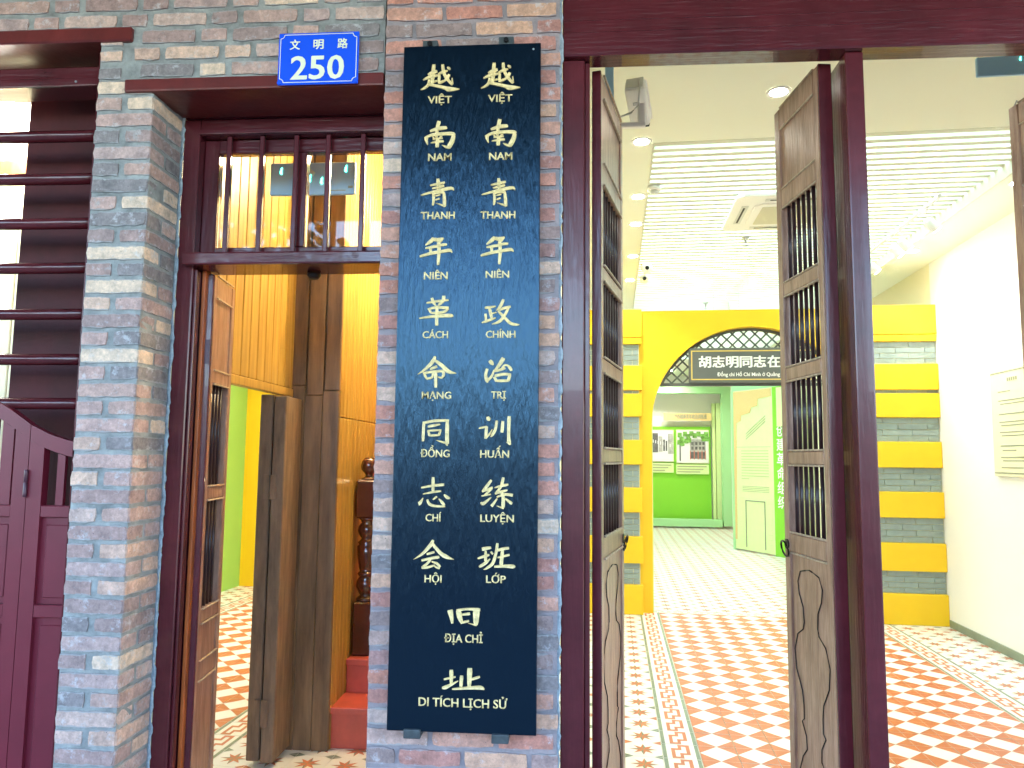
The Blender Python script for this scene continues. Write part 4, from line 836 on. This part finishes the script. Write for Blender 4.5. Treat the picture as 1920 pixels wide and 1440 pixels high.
e3.p('flex_conduit',tube(newbm(),[(1.60,6.88,3.80),(1.64,6.88,3.72),(1.65,6.88,3.62),(1.63,6.88,3.58)],.008,8),greyp)
# ---------------------------------------------------------------- stair enclosure behind the side door
e=T('plank_enclosure','amber and dark plank walls enclosing the staircase behind the side door','wall',(-1.5,1.5,0))
y=.42
while y<1.535:       # wall with the opening, faces right
    e.p('plank',B(-1.69,-1.662+random.uniform(-.001,.001),y+.002,min(y+.097,1.545),2.10,4.2,.004),plank_y); y+=.0995
e.p('opening_rail',B(-1.70,-1.655,.36,1.546,2.05,2.098,.004),plank_y)
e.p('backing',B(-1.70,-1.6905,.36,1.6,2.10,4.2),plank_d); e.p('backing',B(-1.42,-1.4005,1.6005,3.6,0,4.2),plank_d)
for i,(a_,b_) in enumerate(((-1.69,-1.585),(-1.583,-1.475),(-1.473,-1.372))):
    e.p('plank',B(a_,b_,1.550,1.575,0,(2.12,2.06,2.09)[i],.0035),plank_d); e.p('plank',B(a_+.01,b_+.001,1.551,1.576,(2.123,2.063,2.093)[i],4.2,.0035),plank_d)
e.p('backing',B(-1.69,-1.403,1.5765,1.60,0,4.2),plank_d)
y=1.577; i=0
while y<3.6:
    e.p('plank',B(-1.40,-1.371,y+.002,y+.0655,.0,1.93,.004),plank_y); e.p('plank',B(-1.40,-1.3715,y+.002,y+.0655,1.933,4.2,.004),plank_y); y+=.0675; i+=1
e.p('ceiling',B(-1.70,-.45,.37,3.6,4.2,4.25),cream); e.p('end_wall',B(-1.70,-.45,3.6,3.65,0,4.2),plank_y); e.p('side_wall',B(-.49,-.45,.38,3.6,0,4.2),cream)
# folded shutters
sh=T('folding_shutter','old brown folding door standing open against the plank wall, hinged in two leaves','shutter',(-1.68,1.3,0))
sh.p('leaf',B(-1.752,-1.678,1.30,1.62,.03,2.045,.005),shut); sh.p('leaf',B(-1.662,-1.592,1.28,1.535,.03,2.035,.005),shut)
for z in (.22,1.45):
    q=sh.p('hinge',B(-1.712,-1.672,1.291,1.2995,z,z+.14,.002),shut); sh.p('hinge_plate',B(-1.668,-1.628,1.272,1.2795,z,z+.14,.002),shut,parent=q); sh.p('hinge_pin',lathe(newbm(),[(.006,z),(.006,z+.14)],-1.670,1.285,8),dsteel,parent=q)
# stairs
st=T('staircase','red painted steps climbing behind the plank wall','staircase',(-.95,1.6,0))
for i in range(9):
    z0=.0 if i==0 else .235+(i-1)*.205; z1=.235+i*.205; y=1.6+i*.27; x0=-1.385 if i==0 else -1.368
    st.p('riser',B(x0,-.5,y,y+.3 if i else 1.9,z0-(.02 if i else 0),z1-.042,.003),stepm); st.p('tread',B(x0-.006 if i==0 else x0,-.5,y-.018,y+.30,z1-.04,z1,.006,seg=2),stepm)
nw=T('newel_post','turned mahogany newel post with a ball top standing on the second step','newel post',(-1.295,1.97,.44))
cx,cy=-1.290,1.985
def sq(z0,z1,r): return B(cx-r,cx+r,cy-r,cy+r,z0,z1,.012)
nw.p('base_block',sq(.441,.775,.068),mahog); nw.p('top_block',sq(1.300,1.545,.068),mahog)
nw.p('turned_shaft',lathe(newbm(),[(.060,.775),(.064,.79),(.05,.80),(.036,.81),(.05,.83),(.066,.865),(.062,.90),(.044,.925),(.05,.935),(.058,.945),(.05,.955),(.042,.96),(.05,.985),(.062,1.06),(.064,1.12),(.054,1.13),(.060,1.145),(.044,1.16),(.038,1.17),(.054,1.19),(.064,1.22),(.056,1.25),(.038,1.27),(.048,1.285),(.060,1.30)],cx,cy,24),mahog)
nw.p('ball_finial',lathe(newbm(),[(.052,1.546),(.050,1.555),(.026,1.565),(.022,1.575),(.034,1.59),(.052,1.61),(.057,1.635),(.050,1.665),(.03,1.688),(.006,1.694)],cx,cy,24),mahog)
hr=T('handrail','polished handrail rising from the newel post up the red stairs','handrail',(-1.29,2.0,1.5))
hr.p('rail',tube(newbm(),[(cx,cy+.069,1.47),(cx,cy+1.3,2.47)],.03,10),orangew)
for i in range(5): hr.p('baluster',lathe(newbm(),[(.018,.86+i*.205),(.018,1.55+i*.205)],cx,2.20+i*.27,8),mahog)
wl_=T('ceiling_lamp','warm ceiling lamp lighting the plank walls, out of sight above the stairs','lamp',(-.75,1.9,3.75),rot=0)
wl_.p('globe',lathe(newbm(),[(.02,.07),(.07,.04),(.09,0),(.07,-.05),(.02,-.07)],0,0,16),wlens); wl_.p('rod',lathe(newbm(),[(.01,.07),(.01,.45)],0,0,8),steel)
lamp('POINT','light',(-.02,0,-.12),WARM,col=(1,.84,.52),size=.08,parent=wl_.o)
# small lamp on the head of the side door
q=T('door_sensor','small black lamp under the transom bar of the side door','lamp',(-1.135,.36,2.50),rot=0); q.p('body',lathe(newbm(),[(.03,.012),(.03,.0),(.02,-.012)],0,0,16),iron)
# left bay of the hall seen through the side door
hs('wall_bay_left',B(-4.9,-4.66,.5,6.5,0,3.4),grn if False else mat('pale_green_wall',(.34,.70,.16),.6))
hs('wall_bay_white',B(-4.659,-4.63,.6,5.55,.28,3.2),whitew); hs('wall_bay_trim',B(-4.659,-4.62,5.551,5.85,.28,3.2),mint)
hs('wall_bay_back',B(-4.66,-.3,6.5,6.7,0,3.37),yel)
hs('ceiling_bay',B(-4.9,-1.95,.5,6.6,3.372,3.5),ceilm)
hs('wall_bay_stair',B(-1.72,-.43,3.9,4.0,0,3.37),whitew)
hs('ceiling_bay_inner',B(-1.949,-.43,3.72,6.6,3.372,3.5),ceilm)
hs('wall_front_inner',B(-4.9,-2.2,.96,1.0,0,3.4),whitew)

q=T('ceiling_lamp','unseen lamp added to brighten the cream panelled wall behind the round rails','lamp',(-2.9,.58,3.45),rot=0)
q.p('globe',lathe(newbm(),[(.02,.05),(.08,.03),(.09,0),(.07,-.04),(.02,-.06)],0,0,16),lens); q.p('rod',lathe(newbm(),[(.01,.05),(.01,.3)],0,0,8),steel)
lamp('POINT','light',(0,0,-.12),LEFTW,col=(1,.95,.82),size=.08,parent=q.o)  # added lamp, out of view, that brightens the cream wall
